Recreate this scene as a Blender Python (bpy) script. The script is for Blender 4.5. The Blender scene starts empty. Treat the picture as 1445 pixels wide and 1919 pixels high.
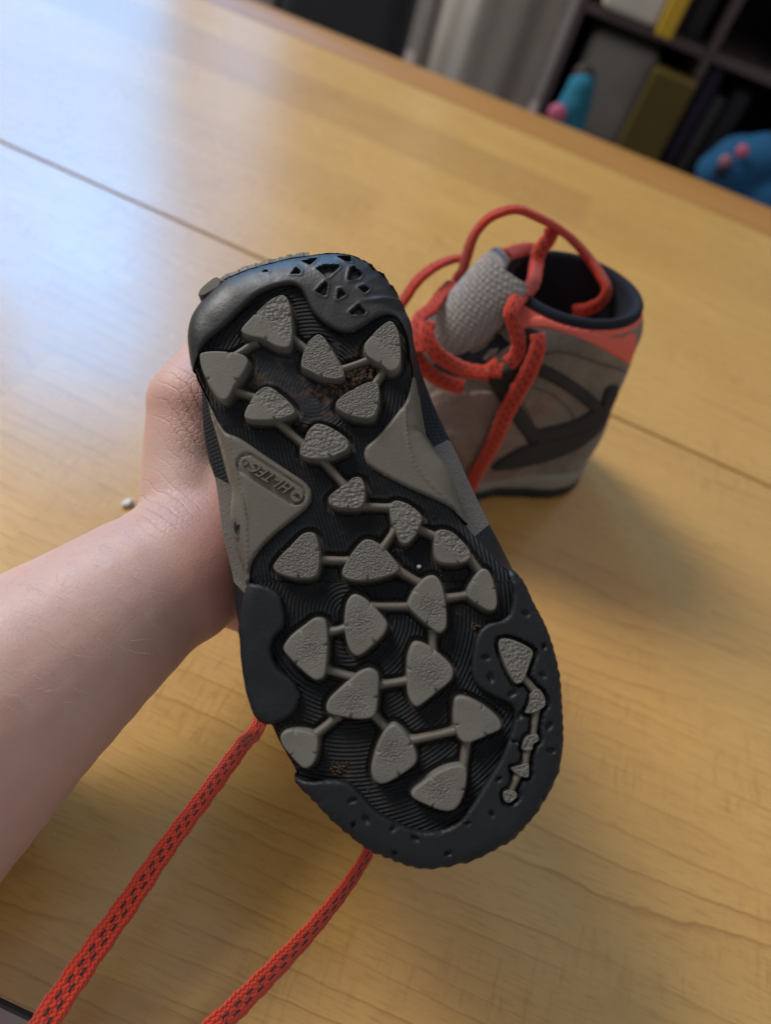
import bpy, bmesh, math, random
import numpy as np
from mathutils import Vector, Matrix
from mathutils.bvhtree import BVHTree
random.seed(4); RNG = np.random.default_rng(4)
S = bpy.context.scene; COL = S.collection

# ------------------------------------------------------------------ camera
FPX, CX, CY = 1380.0, 722.5, 959.5          # focal length and centre of the photograph, in its pixels
CAM_H, PITCH, ROLL = 0.32, math.radians(48), math.radians(22)
cF = np.array([0, math.cos(PITCH), -math.sin(PITCH)]); cU = np.array([0, math.sin(PITCH), math.cos(PITCH)]); cR = np.array([1.0, 0, 0])
cr, sr = math.cos(ROLL), math.sin(ROLL)
CAM = np.array([0, 0, CAM_H])
iR = cR * cr + cU * sr                      # picture right / picture up in the world
iU = -cR * sr + cU * cr
camd = bpy.data.cameras.new('camera'); cam = bpy.data.objects.new('camera', camd); COL.objects.link(cam)
M = Matrix((list(iR) + [0], list(iU) + [0], list(-cF) + [0], (0, 0, 0, 1))).transposed()
M.translation = Vector(CAM); cam.matrix_world = M
camd.sensor_fit = 'VERTICAL'; camd.sensor_height = 24; camd.lens = 24 * FPX / 1919
camd.clip_start = 0.01; camd.clip_end = 50
camd.dof.use_dof = True; camd.dof.focus_distance = 0.25; camd.dof.aperture_fstop = camd.lens / 4.1
S.camera = cam

# ------------------------------------------------------------------ world, lights, exposure
W = bpy.data.worlds.new('World'); S.world = W; W.use_nodes = True
W.node_tree.nodes['Background'].inputs[0].default_value = (0.97, 0.93, 0.90, 1)
W.node_tree.nodes['Background'].inputs[1].default_value = 0.385
S.view_settings.view_transform = 'Standard'; S.view_settings.look = 'None'; S.view_settings.exposure = 0; S.view_settings.gamma = 1

def ray(px, py):
    px = np.asarray(px, float); py = np.asarray(py, float)
    return (px - CX)[..., None] * iR / FPX + (CY - py)[..., None] * iU / FPX + cF      # unit depth along the optical axis
def at_depth(px, py, d): return CAM + ray(px, py) * np.asarray(d, float)[..., None]
def on_level(px, py, z):
    r = ray(px, py); return CAM + r * ((z - CAM_H) / r[..., 2])[..., None]
def on_wall(px, py, y):
    r = ray(px, py); return CAM + r * (y / r[..., 1])[..., None]

def area_light(name, az, dist, z, sx, sy, power, col, aim_z=0.0):
    ld = bpy.data.lights.new(name, 'AREA'); ld.shape = 'RECTANGLE'; ld.size = sx; ld.size_y = sy; ld.energy = power; ld.color = col
    o = bpy.data.objects.new(name, ld); COL.objects.link(o); a = math.radians(az)
    o.location = (math.sin(a) * dist - .15, math.cos(a) * dist + .3, z)
    o.rotation_euler = Vector((-math.sin(a), -math.cos(a), aim_z)).to_track_quat('-Z', 'Y').to_euler()
    return o
# the tall glass door beyond the table, its curtained edge, and a warm lamp added at left for the table's diffuse light
area_light('glass_door_light', -35, 2.7, 0.95, 0.80, 1.0, 13, (0.08, 0.46, 1.0))
area_light('glass_transom_light', -35, 2.7, 2.0, 0.80, 1.1, 34, (0.08, 0.46, 1.0), -0.25)
area_light('curtained_light', -21, 2.7, 1.75, 0.26, 2.4, 5, (0.26, 0.54, 1.0))
area_light('added_side_light', -70, 2.9, 2.7, 1.2, 1.5, 165, (1.0, 0.93, 0.84), -0.7)

# ------------------------------------------------------------------ materials
def srgb(r, g, b): return tuple(((c / 255) / 12.92 if c / 255 < 0.04045 else ((c / 255 + 0.055) / 1.055) ** 2.4) for c in (r, g, b)) + (1,)
class NT:
    def __init__(s, name, rough=0.6, spec=0.5):
        s.m = bpy.data.materials.new(name); s.m.use_nodes = True; s.t = s.m.node_tree; s.b = s.t.nodes['Principled BSDF']
        s.b.inputs['Roughness'].default_value = rough; s.b.inputs['Specular IOR Level'].default_value = spec
    def n(s, typ, **kw):
        nd = s.t.nodes.new(typ)
        for k, v in kw.items():
            if k[0] == '_': setattr(nd, k[1:], v)
            else: nd.inputs[k.replace('__', ' ')].default_value = v
        return nd
    def l(s, a, b): s.t.links.new(a, b)
    def math(s, op, a, b=None, c=None):
        nd = s.t.nodes.new('ShaderNodeMath'); nd.operation = op
        for i, x in enumerate((a, b, c)):
            if x is None: continue
            if isinstance(x, (int, float)): nd.inputs[i].default_value = x
            else: s.l(x, nd.inputs[i])
        return nd.outputs[0]
    def mix(s, f, a, b):
        nd = s.t.nodes.new('ShaderNodeMix'); nd.data_type = 'RGBA'
        for i, x in ((0, f), (6, a), (7, b)):
            if isinstance(x, (int, float, tuple)): nd.inputs[i].default_value = x
            else: s.l(x, nd.inputs[i])
        return nd.outputs[2]
    def ramp(s, x, stops):
        nd = s.t.nodes.new('ShaderNodeValToRGB'); e = nd.color_ramp.elements
        e[0].position, e[0].color = stops[0]; e[1].position, e[1].color = stops[-1]
        for p, c in stops[1:-1]:
            q = e.new(p); q.color = c
        s.l(x, nd.inputs[0]); return nd.outputs[0]
    def coords(s, scale=(1, 1, 1), kind='Object'):
        tc = s.n('ShaderNodeTexCoord'); mp = s.n('ShaderNodeMapping'); mp.inputs['Scale'].default_value = scale
        s.l(tc.outputs[kind], mp.inputs[0]); return mp.outputs[0]
    def noise(s, vec, scale, detail=4, rough=0.55, dist=0):
        nd = s.n('ShaderNodeTexNoise', Scale=scale, Detail=detail, Roughness=rough, Distortion=dist); s.l(vec, nd.inputs['Vector']); return nd.outputs['Fac']
    def voro(s, vec, scale, feature='F1', out='Distance', rnd=1.0):
        nd = s.n('ShaderNodeTexVoronoi', _feature=feature, Scale=scale, Randomness=rnd); s.l(vec, nd.inputs['Vector']); return nd.outputs[out]
    def attr(s, name): nd = s.n('ShaderNodeAttribute', _attribute_name=name); return nd.outputs['Fac']
    def bump(s, h, dist, strength=1.0, prev=None):
        nd = s.n('ShaderNodeBump', Strength=strength, Distance=dist); s.l(h, nd.inputs['Height'])
        if prev is not None: s.l(prev, nd.inputs['Normal'])
        return nd.outputs[0]
    def color(s, c):
        if isinstance(c, tuple): s.b.inputs['Base Color'].default_value = c
        else: s.l(c, s.b.inputs['Base Color'])
        return s
    def normal(s, nrm): s.l(nrm, s.b.inputs['Normal']); return s
    def roughness(s, r): s.l(r, s.b.inputs['Roughness']); return s

BLACK, BLACK2 = (0.007, 0.0095, 0.0135, 1), (0.028, 0.034, 0.042, 1)
TAUPE, TAUPE2 = (0.100, 0.095, 0.085, 1), (0.148, 0.142, 0.129, 1)

def mat_black(name, rough=0.5, spec=0.28):
    t = NT(name, rough, spec); c = t.coords()
    n1 = t.noise(c, 120, 6); n2 = t.noise(c, 900, 3)
    dust = t.ramp(t.noise(c, 45, 8, 0.7), [(0.48, (0, 0, 0, 1)), (0.75, (1, 1, 1, 1))])
    col = t.mix(t.math('MULTIPLY', dust, 0.35), BLACK, (0.026, 0.030, 0.035, 1))
    t.color(col); t.roughness(t.math('MULTIPLY_ADD', n1, 0.35, rough - 0.17))
    t.normal(t.bump(n2, 0.0003, 0.35, t.bump(n1, 0.0006, 0.35))); return t.m
M_BLACK = mat_black('black_rubber', 0.5)
M_CUP = mat_black('worn_black_rubber', 0.5, 0.5)
def mat_base():
    t = NT('ribbed_rubber', 0.72, 0.22); c = t.coords()
    rib, amp, cut, mud = t.attr('rib'), t.attr('ribamp'), t.attr('cut'), t.attr('mud')
    sn = t.math('SINE', t.math('MULTIPLY', rib, 2 * math.pi))
    h = t.math('MULTIPLY', t.math('MULTIPLY_ADD', sn, 0.5, 0.5), amp)
    n1 = t.noise(c, 900, 4); n0 = t.noise(c, 230, 6, 0.7)
    mask = t.math('MULTIPLY', mud, t.ramp(n0, [(0.5, (0, 0, 0, 1)), (0.62, (1, 1, 1, 1))]))
    scuff = t.ramp(t.noise(c, 75, 8, 0.75), [(0.5, (0, 0, 0, 1)), (0.8, (1, 1, 1, 1))])
    col = t.mix(t.math('MULTIPLY', scuff, 0.5), (0.011, 0.014, 0.019, 1), (0.045, 0.044, 0.042, 1))
    col = t.mix(cut, col, (0.045, 0.039, 0.034, 1))
    mudc = t.mix(n1, (0.05, 0.03, 0.02, 1), (0.17, 0.11, 0.07, 1))
    col = t.mix(mask, col, mudc); t.color(col)
    t.normal(t.bump(n1, 0.0006, 0.4, t.bump(h, 0.0011, 1.0))); return t.m
M_BASE = mat_base()
def mat_lug(name, scale):
    t = NT(name, 0.6, 0.4); c = t.coords((1, 1, 0.25))
    tex = t.attr('tex')
    v = t.voro(c, scale, 'DISTANCE_TO_EDGE'); e = t.ramp(v, [(0.0, (0, 0, 0, 1)), (0.42, (1, 1, 1, 1))])
    v2n = t.n('ShaderNodeTexVoronoi', _feature='F1', _distance='MANHATTAN', Scale=scale * 1.15, Randomness=1.0); t.l(c, v2n.inputs['Vector']); h = t.math('SUBTRACT', t.math('MULTIPLY', e, 0.55), t.math('MULTIPLY', v2n.outputs['Distance'], 0.75))
    h = t.math('MULTIPLY', h, tex)
    n = t.noise(c, 1500, 3); n0 = t.noise(c, 60, 6, 0.7)
    col = t.mix(t.ramp(n0, [(0.3, (0, 0, 0, 1)), (0.7, (1, 1, 1, 1))]), TAUPE, TAUPE2)
    groove = t.math('MULTIPLY', tex, t.math('SUBTRACT', 1.0, e))
    col = t.mix(t.math('MULTIPLY', groove, 0.30), col, (0.085, 0.074, 0.062, 1))
    t.color(col); t.roughness(t.math('MULTIPLY_ADD', n0, 0.4, 0.4))
    t.normal(t.bump(n, 0.0003, 0.35, t.bump(h, 0.00055, 0.9))); return t.m
M_STAR, M_CRACK = mat_lug('taupe_rubber_starred', 640), mat_lug('taupe_rubber_crackled', 1150)
def mat_taupe(name, a, b, rough=0.55, stain=0.0):
    t = NT(name, rough, 0.4); c = t.coords()
    n0 = t.noise(c, 40, 6, 0.65); n1 = t.noise(c, 1300, 3)
    col = t.mix(n0, a, b)
    if stain:
        s = t.ramp(t.noise(c, 90, 7, 0.7), [(0.55, (0, 0, 0, 1)), (0.8, (1, 1, 1, 1))]); col = t.mix(t.math('MULTIPLY', s, stain), col, (0.14, 0.10, 0.065, 1))
    t.color(col); t.normal(t.bump(n1, 0.0003, 0.3, t.bump(n0, 0.002, 0.25))); return t.m
M_SHANK = mat_taupe('taupe_rubber_smooth', (0.088, 0.082, 0.069, 1), (0.116, 0.108, 0.093, 1), 0.5, 0.45)
M_BAR = mat_taupe('taupe_rubber_bar', (0.088, 0.079, 0.067, 1), (0.117, 0.107, 0.093, 1))
def mat_fabric(name, a, b, scale, dist=0.0006, fuzz=0.0, rough=0.9, fold=0.0):
    t = NT(name, rough, 0.2); c = t.coords()
    n = t.noise(c, scale, 5, 0.7); n0 = t.noise(c, 35, 5); w = t.noise(c, 48, 3, 0.5, 0.6); st = t.ramp(t.noise(c, 70, 6, .7), [(0.42, (0, 0, 0, 1)), (0.7, (1, 1, 1, 1))])
    dk = tuple(v * 0.55 for v in a[:3]) + (1,)
    col = t.mix(n, t.mix(n0, a, b), b); col = t.mix(t.math('MULTIPLY', st, 0.45 if fold else 0.1), col, dk)
    t.color(col); t.normal(t.bump(n, dist, 0.7, t.bump(w, max(fold, 1e-5), 0.8)))
    if fuzz: t.b.inputs['Sheen Weight'].default_value = fuzz
    return t.m
M_SUEDE = mat_fabric('grey_suede', (0.075, 0.067, 0.060, 1), (0.118, 0.108, 0.098, 1), 700, 0.0014, 0.12)
M_SUEDE2 = mat_fabric('brown_suede', (0.12, 0.10, 0.085, 1), (0.19, 0.165, 0.145, 1), 350, 0.0006, 0.2, fold=0.006)
M_PINKMESH = mat_fabric('rosy_mesh_fabric', (0.17, 0.125, 0.108, 1), (0.23, 0.17, 0.15, 1), 600, fold=0.006)
def mat_weave(name, a, b, scale):
    t = NT(name, 0.85, 0.2); c = t.coords()
    v = t.voro(c, scale, 'F1', 'Distance', 0.15); h = t.ramp(v, [(0.0, (1, 1, 1, 1)), (0.6, (0, 0, 0, 1))])
    t.color(t.mix(h, b, a)); t.normal(t.bump(h, 0.0008, 0.8)); return t.m
M_NAVYMESH = mat_weave('navy_mesh_fabric', (0.030, 0.036, 0.045, 1), (0.010, 0.013, 0.018, 1), 700)
M_TONGUE = mat_weave('pale_mesh_fabric', (0.40, 0.39, 0.39, 1), (0.22, 0.21, 0.215, 1), 420)
M_WEB = mat_fabric('charcoal_webbing', (0.022, 0.024, 0.026, 1), (0.04, 0.04, 0.042, 1), 800)
M_LINING = mat_fabric('navy_lining', (0.009, 0.011, 0.02, 1), (0.016, 0.019, 0.028, 1), 500, 0.0005, 0.0)
M_CORAL = mat_fabric('coral_trim', (0.60, 0.105, 0.085, 1), (0.72, 0.17, 0.14, 1), 600)
M_MIDSOLE = mat_taupe('grey_midsole_foam', (0.20, 0.185, 0.165, 1), (0.27, 0.255, 0.23, 1), 0.6, 0.4)
def mat_lace():
    t = NT('coral_lace', 0.75, 0.25)
    uv = t.n('ShaderNodeTexCoord').outputs['UV']; sp = t.n('ShaderNodeSeparateXYZ'); t.l(uv, sp.inputs[0])
    u, v = sp.outputs[0], sp.outputs[1]         # u along in metres, v 0..1 across the face
    def dash(vc, off):
        a = t.math('LESS_THAN', t.math('ABSOLUTE', t.math('SUBTRACT', v, vc)), 0.050)
        fr = t.math('FRACT', t.math('ADD', t.math('MULTIPLY', u, 215.0), off))
        return t.math('MULTIPLY', a, t.math('LESS_THAN', fr, 0.56))
    d = t.math('MAXIMUM', dash(0.38, 0.0), dash(0.62, 0.35))
    w1 = t.math('SINE', t.math('ADD', t.math('MULTIPLY', u, 3600.0), t.math('MULTIPLY', t.math('ABSOLUTE', t.math('SUBTRACT', t.math('FRACT', t.math('MULTIPLY', v, 5.0)), 0.5)), 9.0)))
    w2 = t.math('SINE', t.math('MULTIPLY', v, 31.4))
    h = t.math('ADD', t.math('MULTIPLY', w1, 0.5), t.math('MULTIPLY', w2, 0.5))
    base = t.mix(t.math('MULTIPLY_ADD', h, 0.22, 0.55), (0.38, 0.024, 0.010, 1), (0.66, 0.054, 0.022, 1))
    t.color(t.mix(d, base, (0.02, 0.012, 0.018, 1)))
    t.normal(t.bump(h, 0.0005, 0.8)); t.b.inputs['Sheen Weight'].default_value = 0.2; return t.m
M_LACE = mat_lace()
ARM_AXIS = at_depth(170, 1191, .258) - at_depth(325, 1075, .275); ARM_AXIS /= np.linalg.norm(ARM_AXIS)
def mat_skin():
    t = NT('skin', 0.5, 0.45); c = t.coords()
    n0 = t.noise(c, 30, 5, 0.65); n1 = t.noise(c, 120, 5, 0.6); pores = t.voro(c, 1100, 'F1'); fine = t.noise(c, 700, 4, 0.7)
    col = t.mix(n0, (0.42, 0.255, 0.225, 1), (0.55, 0.385, 0.34, 1)); col = t.mix(t.math('MULTIPLY', t.ramp(n1, [(0.5, (0, 0, 0, 1)), (0.75, (1, 1, 1, 1))]), 0.35), col, (0.52, 0.22, 0.18, 1))
    rd = t.attr('redness'); col = t.mix(t.math('MULTIPLY', rd, 0.55), col, (0.50, 0.17, 0.14, 1))
    t.color(col)
    # folds across the wrist and at the thumb root: thin lines across the arm's axis
    wr = t.attr('crease'); o3 = t.coords(); ww = t.noise(o3, 55, 3, 0.5)
    dt = t.n('ShaderNodeVectorMath', _operation='DOT_PRODUCT'); t.l(o3, dt.inputs[0]); dt.inputs[1].default_value = tuple(ARM_AXIS)
    ph = t.math('ADD', t.math('MULTIPLY', dt.outputs['Value'], 230.0), t.math('MULTIPLY', ww, 2.2)); ln = t.ramp(t.math('FRACT', ph), [(0, (0, 0, 0, 1)), (0.16, (1, 1, 1, 1)), (0.9, (1, 1, 1, 1)), (1.0, (0, 0, 0, 1))])
    vw = t.voro(t.coords((420, 250, 420)), 1.0, 'DISTANCE_TO_EDGE'); tv = t.ramp(vw, [(0, (0, 0, 0, 1)), (0.10, (1, 1, 1, 1))])
    cre = t.math('MULTIPLY', t.math('ADD', t.math('MULTIPLY', ln, 0.7), t.math('MULTIPLY', tv, 0.3)), wr)
    t.normal(t.bump(cre, 0.0010, 0.7, t.bump(fine, 0.00016, 0.4, t.bump(pores, 0.0001, 0.35, t.bump(n1, 0.0008, 0.2)))))
    t.roughness(t.math('MULTIPLY_ADD', fine, 0.25, 0.40))
    t.b.inputs['Subsurface Weight'].default_value = 0.12; t.b.inputs['Subsurface Radius'].default_value = (0.006, 0.002, 0.001); t.b.inputs['Subsurface Scale'].default_value = 1.0
    return t.m
M_SKIN = mat_skin()
def mat_wood():
    t = NT('maple_laminate', 0.3, 0.9)
    tc = t.n('ShaderNodeTexCoord'); sp = t.n('ShaderNodeSeparateXYZ'); t.l(tc.outputs['Object'], sp.inputs[0]); x, y = sp.outputs[0], sp.outputs[1]
    row = t.math('FLOOR', t.math('MULTIPLY', y, 1 / 0.088))
    wn = t.n('ShaderNodeTexWhiteNoise', _noise_dimensions='1D'); t.l(row, wn.inputs['W'])
    seg = t.math('FLOOR', t.math('ADD', t.math('MULTIPLY', x, 1 / 0.62), t.math('MULTIPLY', wn.outputs['Value'], 7.3)))
    idn = t.math('ADD', t.math('MULTIPLY', row, 17.31), t.math('MULTIPLY', seg, 5.77))
    wn2 = t.n('ShaderNodeTexWhiteNoise', _noise_dimensions='1D'); t.l(idn, wn2.inputs['W']); r1 = wn2.outputs['Value']
    cmb = t.n('ShaderNodeCombineXYZ'); t.l(t.math('ADD', x, t.math('MULTIPLY', r1, 31.0)), cmb.inputs[0]); t.l(y, cmb.inputs[1]); t.l(t.math('MULTIPLY', r1, 9.0), cmb.inputs[2])
    def mp(scale):
        m = t.n('ShaderNodeMapping'); m.inputs['Scale'].default_value = scale; t.l(cmb.outputs[0], m.inputs[0]); return m.outputs[0]
    warp = t.noise(mp((1.9, 6.0, 1)), 1.0, 2, 0.45)
    wig = t.noise(mp((60, 60, 1)), 1.0, 3, 0.6)
    g = t.math('ADD', t.math('ADD', t.math('MULTIPLY', y, 92.0), t.math('MULTIPLY', t.math('ADD', warp, t.math('MULTIPLY', t.noise(mp((1.2, 38, 1)), 1.0, 2, 0.5), 0.16)), 11.0)), t.math('MULTIPLY', wig, 0.22))
    line = t.math('FRACT', g)
    line = t.ramp(line, [(0.0, (0, 0, 0, 1)), (0.87, (0.2, 0.2, 0.2, 1)), (0.965, (1, 1, 1, 1)), (1.0, (0, 0, 0, 1))])
    fine = t.noise(mp((75, 760, 1)), 1.0, 4, 0.65); streak = t.noise(mp((5, 75, 1)), 1.0, 4, 0.6); cross = t.noise(mp((340, 42, 1)), 1.0, 3, 0.7); pat = t.noise(mp((11, 16, 1)), 1.0, 3)
    A, B, D = (0.61, 0.378, 0.118, 1), (0.50, 0.28, 0.078, 1), (0.28, 0.125, 0.028, 1)
    col = t.mix(streak, A, B)
    col = t.mix(t.math('MULTIPLY', r1, 0.7), col, (0.42, 0.235, 0.078, 1))
    lm = t.math('MULTIPLY', line, t.ramp(pat, [(0.36, (0.10, 0.10, 0.10, 1)), (0.62, (1, 1, 1, 1))]))
    col = t.mix(t.math('MULTIPLY', lm, 0.72), col, D)
    col = t.mix(t.math('MULTIPLY', t.ramp(fine, [(0.5, (0, 0, 0, 1)), (0.72, (1, 1, 1, 1))]), 0.42), col, D)
    cm = t.math('MULTIPLY', t.ramp(cross, [(0.52, (0, 0, 0, 1)), (0.68, (1, 1, 1, 1))]), t.ramp(t.noise(mp((9, 14, 1)), 1.0, 2), [(0.5, (0, 0, 0, 1)), (0.66, (1, 1, 1, 1))]))
    col = t.mix(t.math('MULTIPLY', cm, 0.40), col, D)
    t.color(col)
    sm = t.noise(tc.outputs['Object'], 14, 6, 0.65); sm2 = t.noise(tc.outputs['Object'], 130, 4, 0.6)
    t.roughness(t.math('ADD', t.math('MULTIPLY_ADD', sm, 0.14, 0.17), t.math('MULTIPLY', sm2, 0.05)))
    t.normal(t.bump(fine, 0.0002, 0.12)); return t.m
M_WOOD = mat_wood()
def mat_edge():
    t = NT('solid_wood_edging', 0.38, 0.5); c = t.coords((6, 160, 160)); n = t.noise(c, 1, 4, 0.6)
    t.color(t.mix(n, (0.33, 0.15, 0.038, 1), (0.40, 0.20, 0.055, 1))); return t.m
M_EDGE = mat_edge()
def mat_plain(name, c, c2=None, rough=0.7, scale=30):
    t = NT(name, rough, 0.35); n = t.noise(t.coords(), scale, 5, 0.6); t.color(t.mix(n, c, c2 or tuple(v * 0.7 for v in c[:3]) + (1,))); t.normal(t.bump(n, 0.002, 0.2)); return t.m

# ------------------------------------------------------------------ helpers
def link(name, me, mat, parent=None, smooth=True):
    o = bpy.data.objects.new(name, me); COL.objects.link(o)
    if mat: me.materials.append(mat)
    if smooth:
        me.polygons.foreach_set('use_smooth', np.ones(len(me.polygons), bool))
    if parent: o.parent = parent
    return o
def mesh(name, v, f):
    me = bpy.data.meshes.new(name); me.from_pydata([tuple(map(float, p)) for p in v], [], [tuple(map(int, q)) for q in f]); me.update(); return me
def sharp(o, deg=40):
    me = o.data; bm = bmesh.new(); bm.from_mesh(me)
    for e in bm.edges:
        if len(e.link_faces) == 2 and e.calc_face_angle(0) > math.radians(deg): e.smooth = False
    bm.to_mesh(me); bm.free(); return o
def fattr(me, name, vals):
    a = me.attributes.new(name, 'FLOAT', 'POINT'); a.data.foreach_set('value', np.asarray(vals, np.float32))
def tag(o, label=None, cat=None, group=None, kind=None):
    for k, v in (('label', label), ('category', cat), ('group', group), ('kind', kind)):
        if v: o[k] = v
    return o
def empty(name, mw, label, cat, group=None):
    o = bpy.data.objects.new(name, None); COL.objects.link(o); o.matrix_world = mw; o.empty_display_size = 0.02
    return tag(o, label, cat, group)
def box(bm, a, b, bev=0.0):
    a = np.minimum(a, b) if False else np.array(a, float); b = np.array(b, float)
    r = bmesh.ops.create_cube(bm, size=1.0); vs = r['verts']
    for v in vs: v.co = Vector((a + b) / 2 + np.array(v.co) * (b - a))
    if bev:
        es = list({e for v in vs for e in v.link_edges}); bmesh.ops.bevel(bm, geom=es, offset=bev, segments=3, affect='EDGES', profile=0.5)
def bm_obj(name, bm, mat, parent=None, smooth=False):
    me = bpy.data.meshes.new(name); bmesh.ops.recalc_face_normals(bm, faces=bm.faces); bm.to_mesh(me); bm.free(); return link(name, me, mat, parent, smooth)

def smooth_closed(p, n, sub=8):
    p = np.asarray(p, float); k = len(p); out = []
    for i in range(k):
        a, b, c, d = p[i - 1], p[i], p[(i + 1) % k], p[(i + 2) % k]
        for j in range(sub):
            t = j / sub
            out.append(0.5 * ((2 * b) + (c - a) * t + (2 * a - 5 * b + 4 * c - d) * t * t + (-a + 3 * b - 3 * c + d) * t ** 3))
    return resample(np.array(out), n, True)
def resample(p, n, closed):
    q = np.vstack([p, p[:1]]) if closed else p
    s = np.r_[0, np.cumsum(np.linalg.norm(np.diff(q, axis=0), axis=1))]
    t = np.linspace(0, s[-1], n, endpoint=not closed)
    return np.stack([np.interp(t, s, q[:, i]) for i in range(q.shape[1])], 1)
def spline(p, n):
    p = np.asarray(p, float); e = np.vstack([2 * p[0] - p[1], p, 2 * p[-1] - p[-2]]); out = []
    for i in range(1, len(e) - 2):
        a, b, c, d = e[i - 1:i + 3]
        for t in np.linspace(0, 1, 12, endpoint=False):
            out.append(0.5 * ((2 * b) + (c - a) * t + (2 * a - 5 * b + 4 * c - d) * t * t + (-a + 3 * b - 3 * c + d) * t ** 3))
    out.append(e[-2]); return resample(np.array(out), n, False)
def area2(p): x, y = p[:, 0], p[:, 1]; return np.sum(x * np.roll(y, -1) - np.roll(x, -1) * y)
def ccw(p): return p if area2(p) > 0 else p[::-1].copy()
def sdf(P, poly):
    """signed distance, positive inside"""
    P = np.asarray(P, float); out = np.full(len(P), 1e9); ins = np.zeros(len(P), bool)
    a = poly; b = np.roll(poly, -1, 0)
    for (ax, ay), (bx, by) in zip(a, b):
        ex, ey = bx - ax, by - ay; wx, wy = P[:, 0] - ax, P[:, 1] - ay
        t = np.clip((wx * ex + wy * ey) / (ex * ex + ey * ey + 1e-18), 0, 1)
        out = np.minimum(out, (wx - t * ex) ** 2 + (wy - t * ey) ** 2)
        if ay != by:
            c = ((ay > P[:, 1]) != (by > P[:, 1])) & (P[:, 0] < (bx - ax) * (P[:, 1] - ay) / (by - ay) + ax); ins ^= c
    return np.where(ins, 1, -1) * np.sqrt(out)
def sdf_near(P, poly, pad):
    lo, hi = poly.min(0) - pad, poly.max(0) + pad; m = np.all((P > lo) & (P < hi), axis=1)
    r = np.full(len(P), -pad)
    if m.any(): r[m] = sdf(P[m], poly)
    return r
def seg_d(P, a, b):
    e = b - a; w = P - a; t = np.clip((w @ e) / (e @ e + 1e-18), 0, 1); return np.linalg.norm(w - t[:, None] * e, axis=1)
def sstep(a, b, x): t = np.clip((x - a) / (b - a), 0, 1); return t * t * (3 - 2 * t)

def grid_region(poly, sp, inside=None):
    """quads on a grid inside a polygon (positive sd), rim vertices slid onto the outline"""
    sdfun = inside or (lambda P: sdf(P, poly))
    lo, hi = poly.min(0) - 2 * sp, poly.max(0) + 2 * sp
    nx, ny = int((hi[0] - lo[0]) / sp) + 2, int((hi[1] - lo[1]) / sp) + 2
    X, Y = np.meshgrid(lo[0] + np.arange(nx) * sp, lo[1] + np.arange(ny) * sp, indexing='ij'); P = np.stack([X.ravel(), Y.ravel()], 1)
    d = sdfun(P); eps = sp * 0.05
    rim = np.abs(d) < sp * 0.72
    for _ in range(2):
        Q = P[rim]; dq = sdfun(Q)
        g = np.stack([(sdfun(Q + [eps, 0]) - sdfun(Q - [eps, 0])), (sdfun(Q + [0, eps]) - sdfun(Q - [0, eps]))], 1) / (2 * eps)
        g /= np.linalg.norm(g, axis=1)[:, None] + 1e-9
        P[rim] = Q - g * np.clip(dq, -sp * .75, sp * .75)[:, None]
    ok = (d > 0) | rim
    idx = np.arange(nx * ny).reshape(nx, ny)
    q = np.stack([idx[:-1, :-1].ravel(), idx[1:, :-1].ravel(), idx[1:, 1:].ravel(), idx[:-1, 1:].ravel()], 1)
    keep = ok[q].all(1) & ((d[q] > 0).any(1)); q = q[keep]
    used = np.unique(q); mp = np.full(nx * ny, -1); mp[used] = np.arange(len(used))
    P = P[used]; d = np.where(rim, 0, d)[used]; return P, d, mp[q]
def boundary_edges(q):
    e = np.concatenate([np.stack([q[:, i], q[:, (i + 1) % 4]], 1) for i in range(4)])
    key = np.sort(e, 1); _, inv, cnt = np.unique(key, axis=0, return_inverse=True, return_counts=True); return e[cnt[inv.ravel()] == 1]

# ------------------------------------------------------------------ the held boot: frame of its sole
nrm = -ray(705.0, 1150.0); nrm /= np.linalg.norm(nrm)              # sole normal, towards the viewer
P0 = at_depth(705.0, 1050.0, 0.235)
def hit(px, py, s=0.0):
    r = ray(px, py); t = ((P0 + nrm * s - CAM) @ nrm) / (r @ nrm); return CAM + r * t[..., None]
ORG = hit(590.0, 466.0); ax_y = hit(812.0, 1632.0) - ORG; SOLE_L = np.linalg.norm(ax_y); ax_y /= SOLE_L
ax_z = -nrm; ax_x = np.cross(ax_y, ax_z)
FR = np.stack([ax_x, ax_y, ax_z], 1)
def loc(px, py, s=0.0):                                             # photo pixel -> sole coordinates (metres) on the height s
    return ((hit(px, py, s) - ORG) @ FR)[..., :2]
def to_px(v):
    w = ORG + np.asarray(v) @ FR.T - CAM; d = w @ cF; return CX + FPX * (w @ iR) / d, CY - FPX * (w @ iU) / d
CROP = {1: (330, 440), 2: (500, 440), 3: (370, 780), 4: (640, 780), 5: (430, 1070), 6: (710, 1060), 7: (480, 1300), 8: (730, 1270), 0: None}
def pts(*groups):
    out = []
    for c, *ps in groups:
        for x, y in ps: out.append((x, y) if c == 0 else (CROP[c][0] + x / 4, CROP[c][1] + y / 4))
    return np.array(out, float)
def L2(p, s=0.0): return loc(p[:, 0], p[:, 1], s)
MW = Matrix.Translation(Vector(ORG)) @ Matrix([list(FR[i]) for i in range(3)]).to_4x4()
held = empty('hiking_boot', MW, 'upturned hiking boot gripped in a hand, its lugged black and taupe sole showing', 'hiking boot')

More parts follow.
